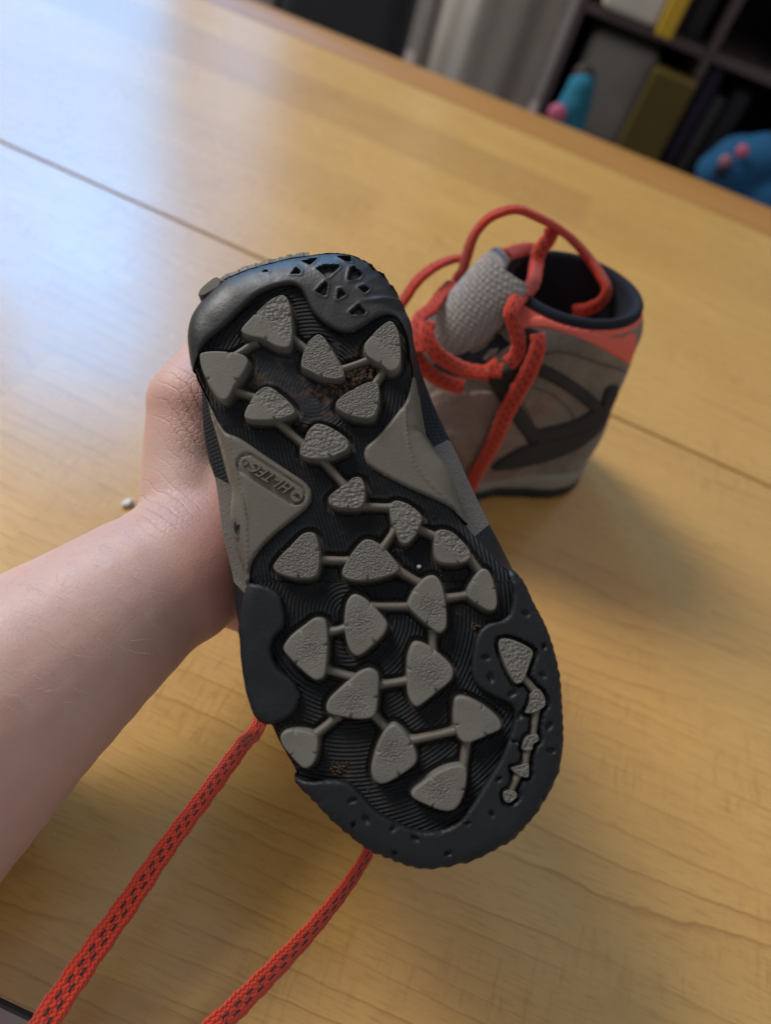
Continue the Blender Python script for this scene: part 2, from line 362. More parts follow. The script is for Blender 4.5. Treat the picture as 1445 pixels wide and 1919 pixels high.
OUT = pts((1, (165, 1140), (95, 980), (65, 760), (80, 600), (120, 500), (165, 430), (230, 350), (330, 270), (430, 225), (520, 190), (700, 140), (860, 103), (980, 88)),
          (2, (420, 70), (530, 68), (640, 85), (740, 125), (815, 165), (850, 208), (900, 228), (930, 290), (975, 328), (1000, 385), (1005, 430), (1040, 480), (1070, 560), (1095, 660), (1105, 780), (1105, 920), (1118, 1050), (1140, 1130), (1160, 1320), (1178, 1460)),
          (4, (610, 90), (700, 230), (790, 340), (850, 470), (880, 600), (930, 740), (980, 812), (1060, 900), (1130, 970), (1250, 1112), (1290, 1138), (1360, 1200)),
          (6, (1110, 130), (1180, 280), (1260, 430), (1310, 560), (1350, 700), (1380, 850), (1395, 1050), (1405, 1280), (1395, 1440)),
          (8, (1322, 500), (1295, 700), (1240, 830), (1175, 950), (1060, 1110), (930, 1240), (860, 1280), (740, 1350), (600, 1405), (450, 1440), (300, 1460), (150, 1440)),
          (7, (1020, 1270), (850, 1200), (700, 1090), (560, 970), (400, 800), (290, 690), (268, 600), (150, 400), (75, 245)),
          (5, (210, 1140), (165, 1070), (110, 900), (75, 680), (65, 520), (55, 440), (70, 300), (95, 170), (125, 100)),
          (3, (333, 1250), (330, 1170), (270, 1000), (232, 850), (222, 700), (238, 560), (212, 450), (165, 260), (105, 60)),
          (1, (255, 1400), (215, 1250)))
UPP = pts((0, (590, 492), (520, 497), (450, 525), (405, 590), (385, 690), (380, 780), (383, 820), (391, 862), (402, 895), (408, 930), (416, 992), (424, 1030), (436, 1080), (443, 1130), (460, 1200), (506, 1310), (575, 1420), (655, 1530), (760, 1585), (880, 1555), (970, 1465), (1002, 1350), (993, 1220), (973, 1125), (953, 1057), (936, 1017), (915, 977), (892, 930), (872, 887), (852, 842), (827, 792), (803, 735), (787, 690), (772, 640), (748, 575), (705, 525), (645, 496)))
NB = 360
def start_heel(p):
    p = ccw(p); i = np.argmin(np.abs(p[:, 0]) + (p[:, 1] > 0.05) * 9); return np.roll(p, -i, 0)
O_ = start_heel(smooth_closed(L2(OUT), 400)); O_ = resample(O_, NB, True)
U_ = start_heel(smooth_closed(L2(UPP, -0.022), 400)); U_ = resample(U_, NB, True)
OUTF0 = OUTF = resample(smooth_closed(L2(OUT), 1200, 4), 520, True)

# --- lugs and bars, traced on the sole
SCL, SBAR = 0.0045, 0.0019
LUGS = [
 ('star', 2, pts((1, (490, 700), (560, 620), (620, 560), (700, 490), (780, 450), (822, 462), (850, 520), (865, 640), (870, 740), (850, 830), (810, 845), (740, 830), (650, 780), (560, 760), (500, 735)))),
 ('crack', 0, pts((1, (175, 905), (200, 880), (280, 870), (380, 875), (480, 890), (535, 930), (530, 980), (490, 1050), (440, 1120), (400, 1200), (360, 1240), (310, 1215), (240, 1110), (190, 1000)))),
 ('star', 2, pts((1, (560, 1240), (600, 1180), (660, 1140), (720, 1150), (800, 1210), (860, 1270), (890, 1320), (860, 1350), (790, 1375), (700, 1390), (600, 1390), (530, 1380), (510, 1350), (530, 1290)))),
 ('crack', 3, pts((1, (1000, 790), (1060, 745), (1110, 770), (1160, 850), (1220, 950), (1260, 1040), (1240, 1072), (1170, 1080), (1080, 1060), (1000, 1020), (945, 995), (938, 950), (955, 880), (980, 820)))),
 ('crack', 2, pts((2, (730, 830), (780, 760), (850, 690), (920, 645), (960, 670), (990, 740), (1003, 860), (1000, 960), (970, 1010), (920, 1020), (870, 980), (800, 940), (750, 900)))),
 ('crack', 3, pts((2, (520, 1260), (560, 1210), (640, 1160), (740, 1110), (810, 1100), (840, 1140), (840, 1240), (820, 1330), (790, 1370), (730, 1375), (620, 1350), (540, 1310)))),
 ('star', 3, pts((3, (800, 180), (830, 110), (880, 60), (940, 60), (1030, 100), (1110, 160), (1135, 210), (1120, 250), (1060, 280), (990, 310), (900, 320), (810, 310), (770, 280), (775, 220)))),
 ('star', 3, pts((3, (990, 600), (1060, 540), (1120, 500), (1170, 460), (1220, 460), (1250, 510), (1255, 600), (1240, 660), (1200, 690), (1110, 690), (1040, 680), (990, 650)))),
 ('star', 3, pts((4, (365, 680), (390, 640), (430, 635), (500, 660), (570, 710), (605, 760), (590, 810), (560, 880), (510, 940), (480, 955), (440, 940), (410, 860), (380, 780)))),
 ('crack', 3, pts((3, (570, 1120), (620, 1050), (700, 970), (780, 890), (840, 870), (880, 890), (905, 960), (915, 1050), (905, 1150), (880, 1200), (820, 1215), (720, 1210), (620, 1180), (580, 1155)))),
 ('crack', 3, pts((4, (10, 1150), (40, 1090), (100, 1000), (160, 935), (210, 925), (270, 950), (330, 1000), (400, 1080), (430, 1120), (420, 1160), (360, 1190), (250, 1220), (120, 1230), (40, 1215), (12, 1190)))),
 ('star', 2, pts((4, (715, 870), (760, 850), (830, 870), (900, 930), (950, 990), (970, 1040), (950, 1080), (880, 1105), (790, 1105), (730, 1090), (705, 1040), (700, 950)))),
 ('crack', 0, pts((4, (950, 1310), (975, 1250), (1020, 1180), (1070, 1145), (1110, 1170), (1140, 1240), (1165, 1340), (1165, 1420), (1140, 1455), (1090, 1450), (1020, 1410), (955, 1360)))),
 ('crack', 1, pts((6, (225, 270), (270, 180), (340, 100), (400, 75), (440, 90), (475, 150), (500, 260), (510, 380), (505, 460), (470, 500), (430, 495), (360, 440), (280, 370), (225, 310)))),
 ('crack', 1, pts((5, (870, 300), (885, 230), (920, 185), (960, 180), (1030, 220), (1120, 310), (1175, 380), (1180, 420), (1150, 480), (1060, 570), (980, 630), (930, 625), (890, 560), (865, 430)))),
 ('crack', 1, pts((5, (410, 560), (460, 490), (560, 410), (630, 360), (690, 360), (725, 400), (735, 520), (730, 650), (715, 770), (680, 810), (630, 810), (540, 740), (450, 650), (410, 600)))),
 ('crack', 1, pts((6, (220, 760), (225, 680), (260, 590), (310, 580), (380, 610), (460, 670), (540, 750), (560, 800), (540, 860), (460, 930), (360, 1010), (290, 1055), (250, 1030), (220, 940)))),
 ('crack', 1, pts((5, (730, 1010), (760, 950), (850, 870), (950, 780), (1030, 735), (1090, 750), (1120, 800), (1115, 920), (1100, 1050), (1060, 1100), (960, 1110), (830, 1090), (750, 1070), (730, 1045)))),
 ('crack', 0, pts((5, (385, 1240), (430, 1200), (520, 1195), (620, 1220), (660, 1260), (660, 1330), (640, 1420), (600, 1470), (550, 1475), (490, 1420), (420, 1340), (390, 1290)))),
 ('crack', 1, pts((7, (890, 480), (920, 380), (970, 280), (1030, 235), (1080, 260), (1140, 330), (1190, 420), (1205, 490), (1180, 540), (1100, 600), (1000, 660), (930, 675), (880, 640), (870, 570)))),
 ('crack', 0, pts((8, (490, 230), (500, 160), (550, 145), (640, 180), (740, 240), (820, 310), (840, 360), (820, 395), (740, 430), (650, 470), (580, 490), (530, 460), (500, 380), (490, 300)))),
 ('crack', 1, pts((8, (170, 880), (190, 840), (270, 780), (370, 710), (470, 670), (550, 665), (580, 700), (575, 800), (545, 910), (500, 980), (450, 1000), (370, 990), (270, 950), (190, 910)))),
]
BARS = [pts(*b) for b in [((1, (600, 790), (430, 900)),), ((1, (420, 1155), (600, 1215)),), ((1, (855, 750), (990, 860)),), ((2, (550, 1005), (800, 915)),), ((2, (880, 1000), (805, 1120)),),
 ((1, (750, 1385), (965, 1575)),), ((3, (925, 310), (1100, 510)),), ((4, (130, 668), (375, 680)),), ((4, (405, 850), (300, 1000)),), ((3, (900, 1073), (1130, 1082)),), ((4, (570, 835), (725, 905)),),
 ((4, (960, 1050), (1045, 1170)),), ((4, (410, 1143), (600, 1255)),), ((6, (490, 248), (680, 216)),), ((5, (1060, 265), (1365, 265)),), ((5, (880, 427), (720, 468)),), ((6, (408, 480), (410, 640)),),
 ((5, (710, 735), (930, 805)),), ((5, (1100, 862), (1355, 824)),), ((5, (825, 1085), (650, 1228)),), ((5, (1070, 1070), (1180, 1190)),), ((8, (140, 484), (525, 396)),), ((8, (590, 470), (557, 690)),)]]
CHAIN = [('star', pts((6, (910, 560), (935, 548), (980, 552), (1060, 580), (1140, 625), (1160, 660), (1140, 720), (1110, 810), (1080, 870), (1030, 885), (990, 830), (940, 720), (905, 610)))),
 ('star', pts((6, (1175, 935), (1215, 940), (1245, 990), (1250, 1045), (1210, 1080), (1150, 1105), (1103, 1100), (1130, 1040), (1150, 970)))),
 ('star', pts((6, (1112, 1285), (1150, 1275), (1190, 1272), (1200, 1308), (1160, 1340), (1150, 1380), (1085, 1380), (1092, 1320)))),
 ('star', pts((8, (920, 680), (980, 662), (1042, 650), (1048, 690), (1040, 745), (990, 740), (945, 715)))),
 ('star', pts((8, (860, 865), (900, 850), (940, 860), (958, 890), (905, 935), (872, 925))))]
CBARS = [pts(*b) for b in [((6, (1085, 835), (1190, 955)),), ((6, (1188, 1075), (1160, 1300)),), ((6, (1125, 1360), (1100, 1500)),), ((8, (980, 715), (905, 870)),)]]
BW = 0.00118   # half width of a bar
lug_l = [ccw(smooth_closed(L2(p, SCL), 48)) for _, _, p in LUGS]
bar_l = [L2(p, SBAR) for p in BARS]
chain_l = [ccw(smooth_closed(L2(p, 0.0028), 40)) for _, p in CHAIN]
cbar_l = [L2(p, 0.002) for p in CBARS]

# --- raised black areas
CUP = pts((1, (105, 1000), (95, 980), (65, 760), (80, 600), (120, 500), (165, 430), (230, 350), (330, 270), (430, 225), (520, 190), (700, 140), (860, 103), (980, 88)),
          (2, (420, 70), (530, 68), (640, 85), (740, 125), (815, 165), (850, 208), (900, 228), (930, 290), (975, 328), (1000, 385), (1005, 430), (1040, 480), (1070, 560), (1095, 660), (1105, 780), (1105, 920), (1082, 920), (1072, 800), (1035, 690), (990, 620), (930, 585), (850, 605), (765, 655), (690, 705), (610, 730), (520, 715), (420, 655), (340, 580), (295, 490), (255, 410), (190, 368), (90, 375)),
          (1, (690, 405), (600, 450), (480, 560), (360, 680), (240, 780), (170, 870), (128, 950)))
BUMP = pts((6, (985, 40), (1000, 12), (1040, 40), (1110, 130), (1180, 280), (1260, 430), (1310, 560), (1350, 700), (1380, 850), (1395, 1050), (1405, 1280), (1395, 1440)),
          (8, (1322, 500), (1295, 700), (1240, 830), (1175, 950), (1060, 1110), (930, 1240), (860, 1280), (740, 1350), (600, 1405), (450, 1440), (300, 1460), (150, 1440)),
          (7, (1020, 1270), (850, 1200), (700, 1090), (560, 970), (400, 800), (290, 690), (268, 610), (300, 640), (400, 662), (560, 650), (690, 672), (790, 760), (900, 880), (1030, 960), (1180, 1025), (1290, 1040)),
          (8, (400, 1145), (510, 1090), (590, 1000), (680, 870), (760, 740), (840, 610), (900, 450), (935, 330), (938, 240), (890, 190), (800, 150)),
          (6, (760, 920), (715, 860), (697, 780), (708, 650), (730, 540), (790, 455), (860, 425), (940, 402), (985, 355), (1008, 250), (1000, 130)))
PAD = pts((5, (130, 95), (100, 160), (70, 300), (55, 440), (65, 520), (75, 680), (110, 900), (165, 1070), (212, 1138), (270, 1158), (330, 1148), (430, 1108), (500, 1040), (525, 950), (505, 860), (450, 800), (370, 740), (325, 660), (315, 570), (340, 500), (400, 430), (415, 360), (400, 250), (370, 170), (290, 120), (190, 93)))
SHL = pts((3, (225, 130), (330, 172), (500, 290), (680, 410), (800, 490), (850, 550), (860, 610), (830, 680), (740, 760), (600, 870), (480, 990), (410, 1090), (382, 1180), (380, 1258), (333, 1258), (328, 1170), (268, 1000), (230, 850), (220, 700), (236, 560), (210, 450), (163, 260), (103, 60)), (1, (252, 1400), (215, 1260), (240, 1270), (300, 1380), (370, 1480)))
SHR = pts((4, (170, 270), (185, 230), (260, 160), (350, 60)), (2, (990, 1320), (1040, 1255), (1072, 1170), (1095, 1060), (1116, 1020), (1140, 1130), (1160, 1320), (1178, 1460)), (4, (610, 90), (700, 230), (790, 340), (850, 470), (880, 600), (930, 740), (978, 806), (900, 752), (840, 700), (760, 655), (640, 600), (500, 540), (380, 480), (280, 425), (200, 370), (172, 320)))
cup_l, bump_l, pad_l = (resample(smooth_closed(L2(p, 0.0025), 900, 5), n, True) for p, n in ((CUP, 170), (BUMP, 420), (PAD, 90)))
def toothed(p):
    """worn teeth round the toe rim"""
    p = ccw(p); px, py = to_px(np.c_[p, np.zeros(len(p))]); t = np.roll(p, -1, 0) - np.roll(p, 1, 0); t /= np.linalg.norm(t, axis=1)[:, None]; n = np.stack([t[:, 1], -t[:, 0]], 1)
    w = sstep(1150, 1330, py) * (np.abs(sdf(p, OUTF0)) < .0016); a = np.arctan2(py - 1330, px - 790); saw = np.abs(((a * 11.5 + .35 * np.sin(a * 7)) % 1.0) - .35)
    return p + n * (w * (0.00075 * (saw - .3)))[:, None]
bump_l = toothed(bump_l); OUTF = toothed(OUTF)
shl_l, shr_l = (resample(smooth_closed(L2(p), 400, 5), 100, True) for p in (SHL, SHR))
HOLES = [pts((2, *h)) for h in [((255, 165), (370, 130), (365, 160), (320, 210)), ((525, 125), (625, 110), (630, 180), (590, 175)), ((370, 245), (430, 215), (535, 215), (540, 240), (465, 320), (440, 315)), ((650, 220), (715, 280), (690, 325), (615, 345), (612, 320), (628, 240)),
 ((180, 288), (215, 230), (252, 270), (246, 290)), ((370, 430), (440, 355), (455, 380), (442, 465)), ((530, 490), (540, 415), (560, 415), (590, 455)), ((690, 400), (735, 380), (770, 405), (735, 440)), ((620, 590), (690, 530), (740, 580), (735, 600), (640, 605)), ((760, 175), (800, 150), (838, 205), (800, 215)), ((655, 100), (700, 100), (720, 120), (680, 120)), ((-40, 255), (-15, 230), (5, 260))]]
hole_l = [L2(h, 0.002) for h in HOLES]
def dist_out(P): return np.maximum(sdf(P, OUTF), 0)

# --- recessed ribbed floor of the sole, with the taupe layer showing round the lugs
def outsole():
    P, d, q = grid_region(OUTF, 0.00055, lambda Q: sdf(Q, OUTF) - 0.0009)
    cutd = np.full(len(P), -1.0)
    for p in lug_l: cutd = np.maximum(cutd, sdf_near(P, p, 0.006) + 0.0016)
    for b in bar_l: cutd = np.maximum(cutd, BW + 0.0011 - seg_d(P, b[0], b[1]))
    cut = sstep(-0.00025, 0.00025, cutd)
    wob = 0.0004 * np.sin(P[:, 0] * 420 + 3 * np.sin(P[:, 1] * 230)) * np.sin(P[:, 1] * 370)
    edge = 0.006 * (1 - np.sqrt(np.clip(1 - (np.clip(0.006 - d, 0, .006) / 0.006) ** 2, 0, 1)))
    s = -0.0013 * cut + 0.25 * wob - edge
    for p, k in ((cup_l, .012), (bump_l, .006), (pad_l, .005), (shl_l, .0075), (shr_l, .0075)): s -= k * sstep(0.0004, 0.0016, sdf_near(P, p, 0.003))
    lip = np.exp(-((cutd + 0.0007) / 0.0005) ** 2) * 0.0004; s += lip
    px, py = to_px(np.c_[P, -s])
    ph = np.where(py > 1090, np.hypot((px - 650) * 1.0, (py - 1150) * 0.95) , np.where(py > 800, px - 0.22 * py + 8 * np.sin(py / 60), np.hypot(px - 585, (py - 735))))
    ph = ph / np.where(py > 1090, 7.6, 7.2)
    amp = (1 - cut) * np.where((np.abs(px - 545) < 90) & (np.abs(py - 715) < 75), 0.06, 1.0)
    sp = [(575, 690, 60, .5), (665, 695, 42, 1.0), (620, 735, 45, .9), (480, 725, 45, .6), (640, 1440, 28, .55), (895, 1170, 22, .5), (860, 1145, 14, .5), (640, 1225, 18, .4), (560, 1090, 25, .35), (565, 770, 30, .4)]
    mud = np.zeros(len(P))
    for x, y, r, a in sp: mud = np.maximum(mud, a * np.exp(-((px - x) ** 2 + (py - y) ** 2) / (r * r)))
    be = boundary_edges(q); n0 = len(P)
    bu = np.unique(be); mp = {b: n0 + i for i, b in enumerate(bu)}
    v = np.vstack([np.c_[P, -s], np.c_[P[bu], np.full(len(bu), 0.009)]])
    f = [tuple(r[::-1]) for r in q] + [(a, b, mp[b], mp[a]) for a, b in be]
    me = mesh('outsole', v, f); z = np.zeros(len(bu))
    for k, a in (('cut', cut), ('rib', ph), ('ribamp', amp), ('mud', mud)): fattr(me, k, np.r_[a, z])
    return link('outsole', me, M_BASE, held)
outsole()

def plateau(name, poly, sfun, sp, mat, depth, attrs=None):
    P, d, q = grid_region(poly, sp); s = sfun(P, d); be = boundary_edges(q); bu = np.unique(be); n0 = len(P); mp = {b: n0 + i for i, b in enumerate(bu)}
    v = np.vstack([np.c_[P, -s], np.c_[P[bu], -s[bu] + depth]])
    f = [tuple(r[::-1]) for r in q] + [(a, b, mp[b], mp[a]) for a, b in be]
    return sharp(link(name, mesh(name, v, f), mat, held), 55)
def rnd(d, r, drop): x = np.clip((r - d) / r, 0, 1); return drop * (1 - np.sqrt(np.clip(1 - x * x, 0, 1)))
def wobble(P, a): return a * (np.sin(P[:, 0] * 610 + 2 * np.sin(P[:, 1] * 300)) + np.sin(P[:, 1] * 520 + 2.3 * np.sin(P[:, 0] * 410)))
def cup_s(P, d):
    do = dist_out(P); px, py = to_px(np.c_[P, np.zeros(len(P))])
    top = sstep(640, 520, py); s = 0.0028 - rnd(d, 0.0016, 0.0012) * (do > 0.004) - (rnd(do, 0.0165, 0.0115) * top + rnd(do, 0.007, 0.006) * (1 - top)) + wobble(P, 0.00003)
    for h in hole_l:
        k = sdf_near(P, h, 0.003); s -= 0.0022 * sstep(-0.0001, 0.0004, k) - 0.00025 * np.exp(-((k + 0.0005) / 0.0004) ** 2)
    for x, y, r in ((735, 505, 15), (750, 532, 16), (755, 575, 17), (716, 487, 10)): s -= 0.0018 * np.exp(-((px - x) ** 2 / (r * 1.6) ** 2 + (py - y) ** 2 / (r * .75) ** 2))
    s += 0.0012 * np.exp(-(np.abs(px - 735) / 40) ** 2 - (np.abs(py - 560 - 0.18 * (735 - px)) / 5) ** 2)
    return s
plateau('heel_cup', cup_l, cup_s, 0.00042, M_CUP, 0.003)
chan = [(p, 0.0009) for p in chain_l]
DENT = [(910, 1232, 11), (920, 1270, 12), (960, 1300, 12), (1017, 1265, 10), (1030, 1360, 12), (1032, 1407, 12), (1020, 1212, 9), (660, 1500, 11), (685, 1535, 12), (738, 1552, 11), (778, 1572, 11), (662, 1545, 8), (876, 1543, 8), (922, 1525, 9), (935, 1460, 8), (985, 1150, 10), (975, 1340, 10), (965, 1390, 8), (1020, 1500, 9), (840, 1600, 10), (740, 1600, 9)]
def bump_s(P, d):
    do = dist_out(P); px, py = to_px(np.c_[P, np.zeros(len(P)) - .0028]); s = 0.0030 - rnd(d, 0.0009, 0.0009) - rnd(do, 0.006, 0.0045) + wobble(P, 0.00003)
    for p, g in chan: s -= 0.0026 * sstep(-0.0002, 0.0003, sdf_near(P, p, 0.004) + g + .0003)
    for b in cbar_l: s -= 0.0026 * sstep(-0.0002, 0.0003, BW + 0.0008 - seg_d(P, b[0], b[1]))
    for i, (x, y, r) in enumerate(DENT):
        a = i * 1.3; u, w = (px - x) * math.cos(a) + (py - y) * math.sin(a), -(px - x) * math.sin(a) + (py - y) * math.cos(a); s -= 0.0011 * sstep(1.0, 0.55, np.hypot(u / r, w / (r * .55)))
    rim = np.exp(-(do / 0.002) ** 2); return s + rim * 0.0004 * np.sin((px * 0.22) + py * 0.3)
plateau('toe_bumper', bump_l, bump_s, 0.0006, M_BLACK, 0.004)
plateau('side_pad', pad_l, lambda P, d: 0.0030 - rnd(d, 0.0011, 0.0011) - rnd(dist_out(P), 0.005, 0.003) + wobble(P, 0.00003), 0.0006, M_BLACK, 0.004)
SEAML = pts((3, (225, 60), (242, 200), (275, 320), (310, 500), (350, 650), (370, 850), (372, 1150)))
SEAMR = pts((2, (1090, 1090), (1055, 1240), (1040, 1360)), (4, (490, 120), (512, 260), (560, 370), (640, 480), (730, 570), (800, 640), (890, 748)))
def shank(poly, seam, pill, name='shank_panel'):
    sl = spline(L2(seam), 60)
    def f(P, d):
        sd = np.min([np.linalg.norm(P - c, axis=1) for c in sl], axis=0); do = dist_out(P)
        s = 0.0012 - rnd(d, 0.0012, 0.0010) - rnd(np.minimum(do, 0.0068), 0.0068, 0.006) + 0.0006 * np.exp(-(sd / 0.0004) ** 2)
        if pill is not None:
            k = np.min([seg_d(P, pill[0], pill[1])], axis=0); s -= 0.0009 * np.exp(-((k - 0.0031) / 0.00035) ** 2) + 0.0004 * sstep(.0029, .0024, k)
        return s
    return plateau(name, poly, f, 0.00055, M_SHANK, 0.006)
pill = L2(pts((0, (464, 870), (553, 927))))
shl_o = shank(shl_l, SEAML, pill); shr_o = shank(shr_l, SEAMR, None)

# --- lugs
def make_lug(poly_px, st, sb, mode, mat, N=96, name='lug', dirs=3):
    p = ccw(smooth_closed(L2(poly_px, st), N)); c = p.mean(0)
    t = np.roll(p, -1, 0) - np.roll(p, 1, 0); t /= np.linalg.norm(t, axis=1)[:, None]; n = np.stack([-t[:, 1], t[:, 0]], 1)
    n = (c - p) / np.linalg.norm(c - p, axis=1)[:, None]
    for _ in range(0): n = (np.roll(n, 1, 0) + n * 2 + np.roll(n, -1, 0)); n /= np.linalg.norm(n, axis=1)[:, None]
    big = np.linalg.norm(p - c, axis=1).mean(); b = min(0.00055, big * 0.09)
    r = np.linalg.norm(p - c, axis=1); corners = [i for i in range(N) if r[i] == max(r[(i + k) % N] for k in range(-N // 8, N // 8 + 1))]
    notch = set()
    if dirs and len(corners) >= 2:
        for a, e in zip(corners, corners[1:] + [corners[0] + N]): notch.add(((a + e) // 2 + random.choice((-3, 0, 3))) % N)
    offs = [(-0.0005, sb), (-0.00005, st - b * 1.1), (b * .12, st - b * .5), (b * .45, st - b * .14), (b, st), (b * 1.7, st), (b * 2.4, st)]
    V, T = [], []; off = RNG.uniform(-.25, .25, 2) * big
    for k, (o, h) in enumerate(offs):
        for i in range(N):
            q = p[i] + n[i] * o; z = h
            if i in notch and 1 <= k <= 5: z -= (0.0013, 0.0013, 0.0013, .0011, .0005)[k - 1] * min(1, big / .006)
            V.append((q[0], q[1], -z)); T.append(1.0 if k >= 5 else (0.6 if k == 4 else 0))
    base = np.array([V[-N + i][:2] for i in range(N)])
    for sc in (0.75, 0.5, 0.25):
        for i in range(N): q = c + (base[i] - c) * sc; V.append((q[0], q[1], -st)); T.append(1.0)
    V.append((c[0], c[1], -st)); T.append(1.0); V = np.array(V); T = np.array(T)
    if mode == 0: T *= 0.04
    elif mode == 1: T *= 0.08 + 0.92 * np.exp(-(np.linalg.norm(V[:, :2] - c - off, axis=1) / (big * .5)) ** 2)
    elif mode == 2: T *= sstep(-.35, .25, ((V[:, :2] - c) @ np.array([.8, -.6]) / big)) * .95 + .05
    R = len(offs) + 3; F = []
    for k in range(R - 1):
        for i in range(N): j = (i + 1) % N; F.append((k * N + i, (k + 1) * N + i, (k + 1) * N + j, k * N + j))
    m = (R - 1) * N
    for i in range(N): F.append((m + i, R * N, m + (i + 1) % N))
    me = mesh(name, V, F); fattr(me, 'tex', T); return link(name, me, mat, held)
for kind, mode, p in LUGS: make_lug(p, SCL, -0.0013, mode, M_STAR if kind == 'star' else M_CRACK)
for i, (kind, p) in enumerate(CHAIN): make_lug(p, 0.0028, 0.0, 3, M_STAR, 60 if i == 0 else 48, dirs=0)
def make_bar(a, b, hw, sb, st, name='lug_bar'):
    d = (b - a) / np.linalg.norm(b - a); n = np.array([-d[1], d[0]]); prof = [(-1.25, sb), (-1.0, sb + (st - sb) * .55), (-.7, st - (st - sb) * .12), (0, st), (.7, st - (st - sb) * .12), (1.0, sb + (st - sb) * .55), (1.25, sb)]
    V, F = [], []; m = len(prof); K = 7
    for k in range(K):
        t = k / (K - 1); c = a + (b - a) * t; w = hw * (1 + 0.22 * (2 * t - 1) ** 4 + 0.03 * math.sin(9 * t + a[0] * 900))
        for u, s in prof: q = c + n * u * w; V.append((q[0], q[1], -s))
    for k in range(K - 1):
        for i in range(m - 1): F.append((k * m + i, (k + 1) * m + i, (k + 1) * m + i + 1, k * m + i + 1))
    return link(name, mesh(name, V, [f[::-1] if False else f for f in F]), M_BAR, held)
for b in bar_l: make_bar(b[0], b[1], BW, -0.0013, SBAR)
for b in cbar_l: make_bar(b[0], b[1], BW * 0.95, 0.0, 0.0022)

# --- worn taupe strip along the heel edge
hs = pts((1, (165, 445), (185, 400), (240, 350), (300, 315), (330, 345), (318, 385), (240, 432), (190, 455)))
make_lug(hs, -0.0022, -0.008, 0, M_CRACK, 48, 'heel_strip_end', 0)
def heel_strip():
    c = spline(L2(pts((1, (240, 332), (330, 262), (430, 215), (520, 182), (700, 132), (860, 96), (985, 80)))), 90)
    V, F = [], []
    t = np.gradient(c, axis=0); t /= np.linalg.norm(t, axis=1)[:, None]; n = np.stack([-t[:, 1], t[:, 0]], 1)
    if (n[45] @ np.array([0, -1])) < 0: n = -n
    for i in range(90):
        if i % 3 == 0 or RNG.random() < .2: j = RNG.uniform(-1, 1, 3) * (1.6 if RNG.random() < .15 else .7)
        for o, s in ((-0.0022 + j[0] * .0003, -0.0068), (-0.0012 + j[1] * .00035, -0.0054 + j[2] * .0005), (0.0006 + j[1] * .0005, -0.0060), (0.0009, -0.0115)):
            q = c[i] + n[i] * o; V.append((q[0], q[1], -s))
    for i in range(89):
        for k in range(3): F.append((i * 4 + k, i * 4 + k + 1, (i + 1) * 4 + k + 1, (i + 1) * 4 + k))
    return link('heel_strip', mesh('heel_strip', V, F), M_CRACK, held, False)
heel_strip()

# --- lettering and badges moulded on the left shank
def px_frame(px, py): return loc(px, py, 0.001)
def lettering():
    cu = bpy.data.curves.new('lettering', 'FONT'); cu.body = 'HI-TEC'; cu.size = 1; cu.shear = 0.5; cu.extrude = 0.0; cu.space_character = 1.14; cu.offset = 0.012; cu.fill_mode = 'BOTH'; cu.align_x = 'CENTER'; cu.align_y = 'CENTER'
    cu.extrude = 0.05; cu.bevel_depth = 0.006; cu.bevel_resolution = 1
    to = bpy.data.objects.new('lettering', cu); COL.objects.link(to); bpy.context.view_layer.update()
    me = bpy.data.meshes.new_from_object(to.evaluated_get(bpy.context.evaluated_depsgraph_get())); bpy.data.objects.remove(to)
    me.name = 'brand_lettering'
    co = np.empty(len(me.vertices) * 3); me.vertices.foreach_get('co', co); co = co.reshape(-1, 3)
    w, h = np.ptp(co[:, 0]), np.ptp(co[:, 1]); co[:, 0] -= (co[:, 0].max() + co[:, 0].min()) / 2; co[:, 1] -= (co[:, 1].max() + co[:, 1].min()) / 2
    d = np.array([-0.842, -0.539]); u = np.array([-0.539, 0.842]); k = 92 / w; kh = 21.5 / h
    q = np.array([506.5, 896.5]) + co[:, :1] * k * d + co[:, 1:2] * kh * u
    xy = px_frame(q[:, 0], q[:, 1]); s = 0.0009 + (co[:, 2] / 0.056 + 1) * 0.00062
    me.vertices.foreach_set('co', np.c_[xy, -s].ravel()); me.update(); return link('brand_lettering', me, M_SHANK, held, False)
lettering()
def disc(name, cx, cy, r, s0, s1, ring=False, sx=1.0, n=28):
    c = px_frame(cx, cy); R = r * 0.000171; V, F = [], []
    prof = ((1.08, s0), (1.0, s1), (0.82, s1), (0.72, s0 + .0002)) if ring else ((1.08, s0), (0.98, s1), (0.85, s1), (0.4, s1))
    for k, (q, s) in enumerate(prof):
        for i in range(n): a = 2 * math.pi * i / n; V.append((c[0] + math.cos(a) * R * q * sx, c[1] + math.sin(a) * R * q, -s))
    for k in range(3):
        for i in range(n): j = (i + 1) % n; F.append((k * n + i, (k + 1) * n + i, (k + 1) * n + j, k * n + j))
    F.append(tuple(range(3 * n, 4 * n)))
    return link(name, mesh(name, V, F), M_SHANK, held, False)
disc('brand_badge', 556, 929, 12, 0.0009, 0.0017); disc('trademark_ring', 459, 867, 6, 0.0010, 0.0015, True)
def flat_mark(name, polys, s, mat):
    bm = bmesh.new()
    for p in polys:
        q = L2(np.array(p, float), s); top = [bm.verts.new((x, y, -s)) for x, y in q]; bot = [bm.verts.new((x, y, -s + .0006)) for x, y in q]
        bm.faces.new(top); m = len(q)
        for i in range(m): bm.faces.new((top[i], top[(i + 1) % m], bot[(i + 1) % m], bot[i]))
    return bm_obj(name, bm, mat, held)
flat_mark('bird_emblem', [[(548, 926), (556, 928), (565, 934), (561, 934), (553, 930)], [(554, 928), (553, 921), (556.5, 925), (558, 929)], [(557, 929), (559, 924), (560.5, 928), (561, 931)]], 0.00185, M_BLACK)
disc('side_emblem', 442, 988, 20, -0.003, 0.0002, False, 0.62)
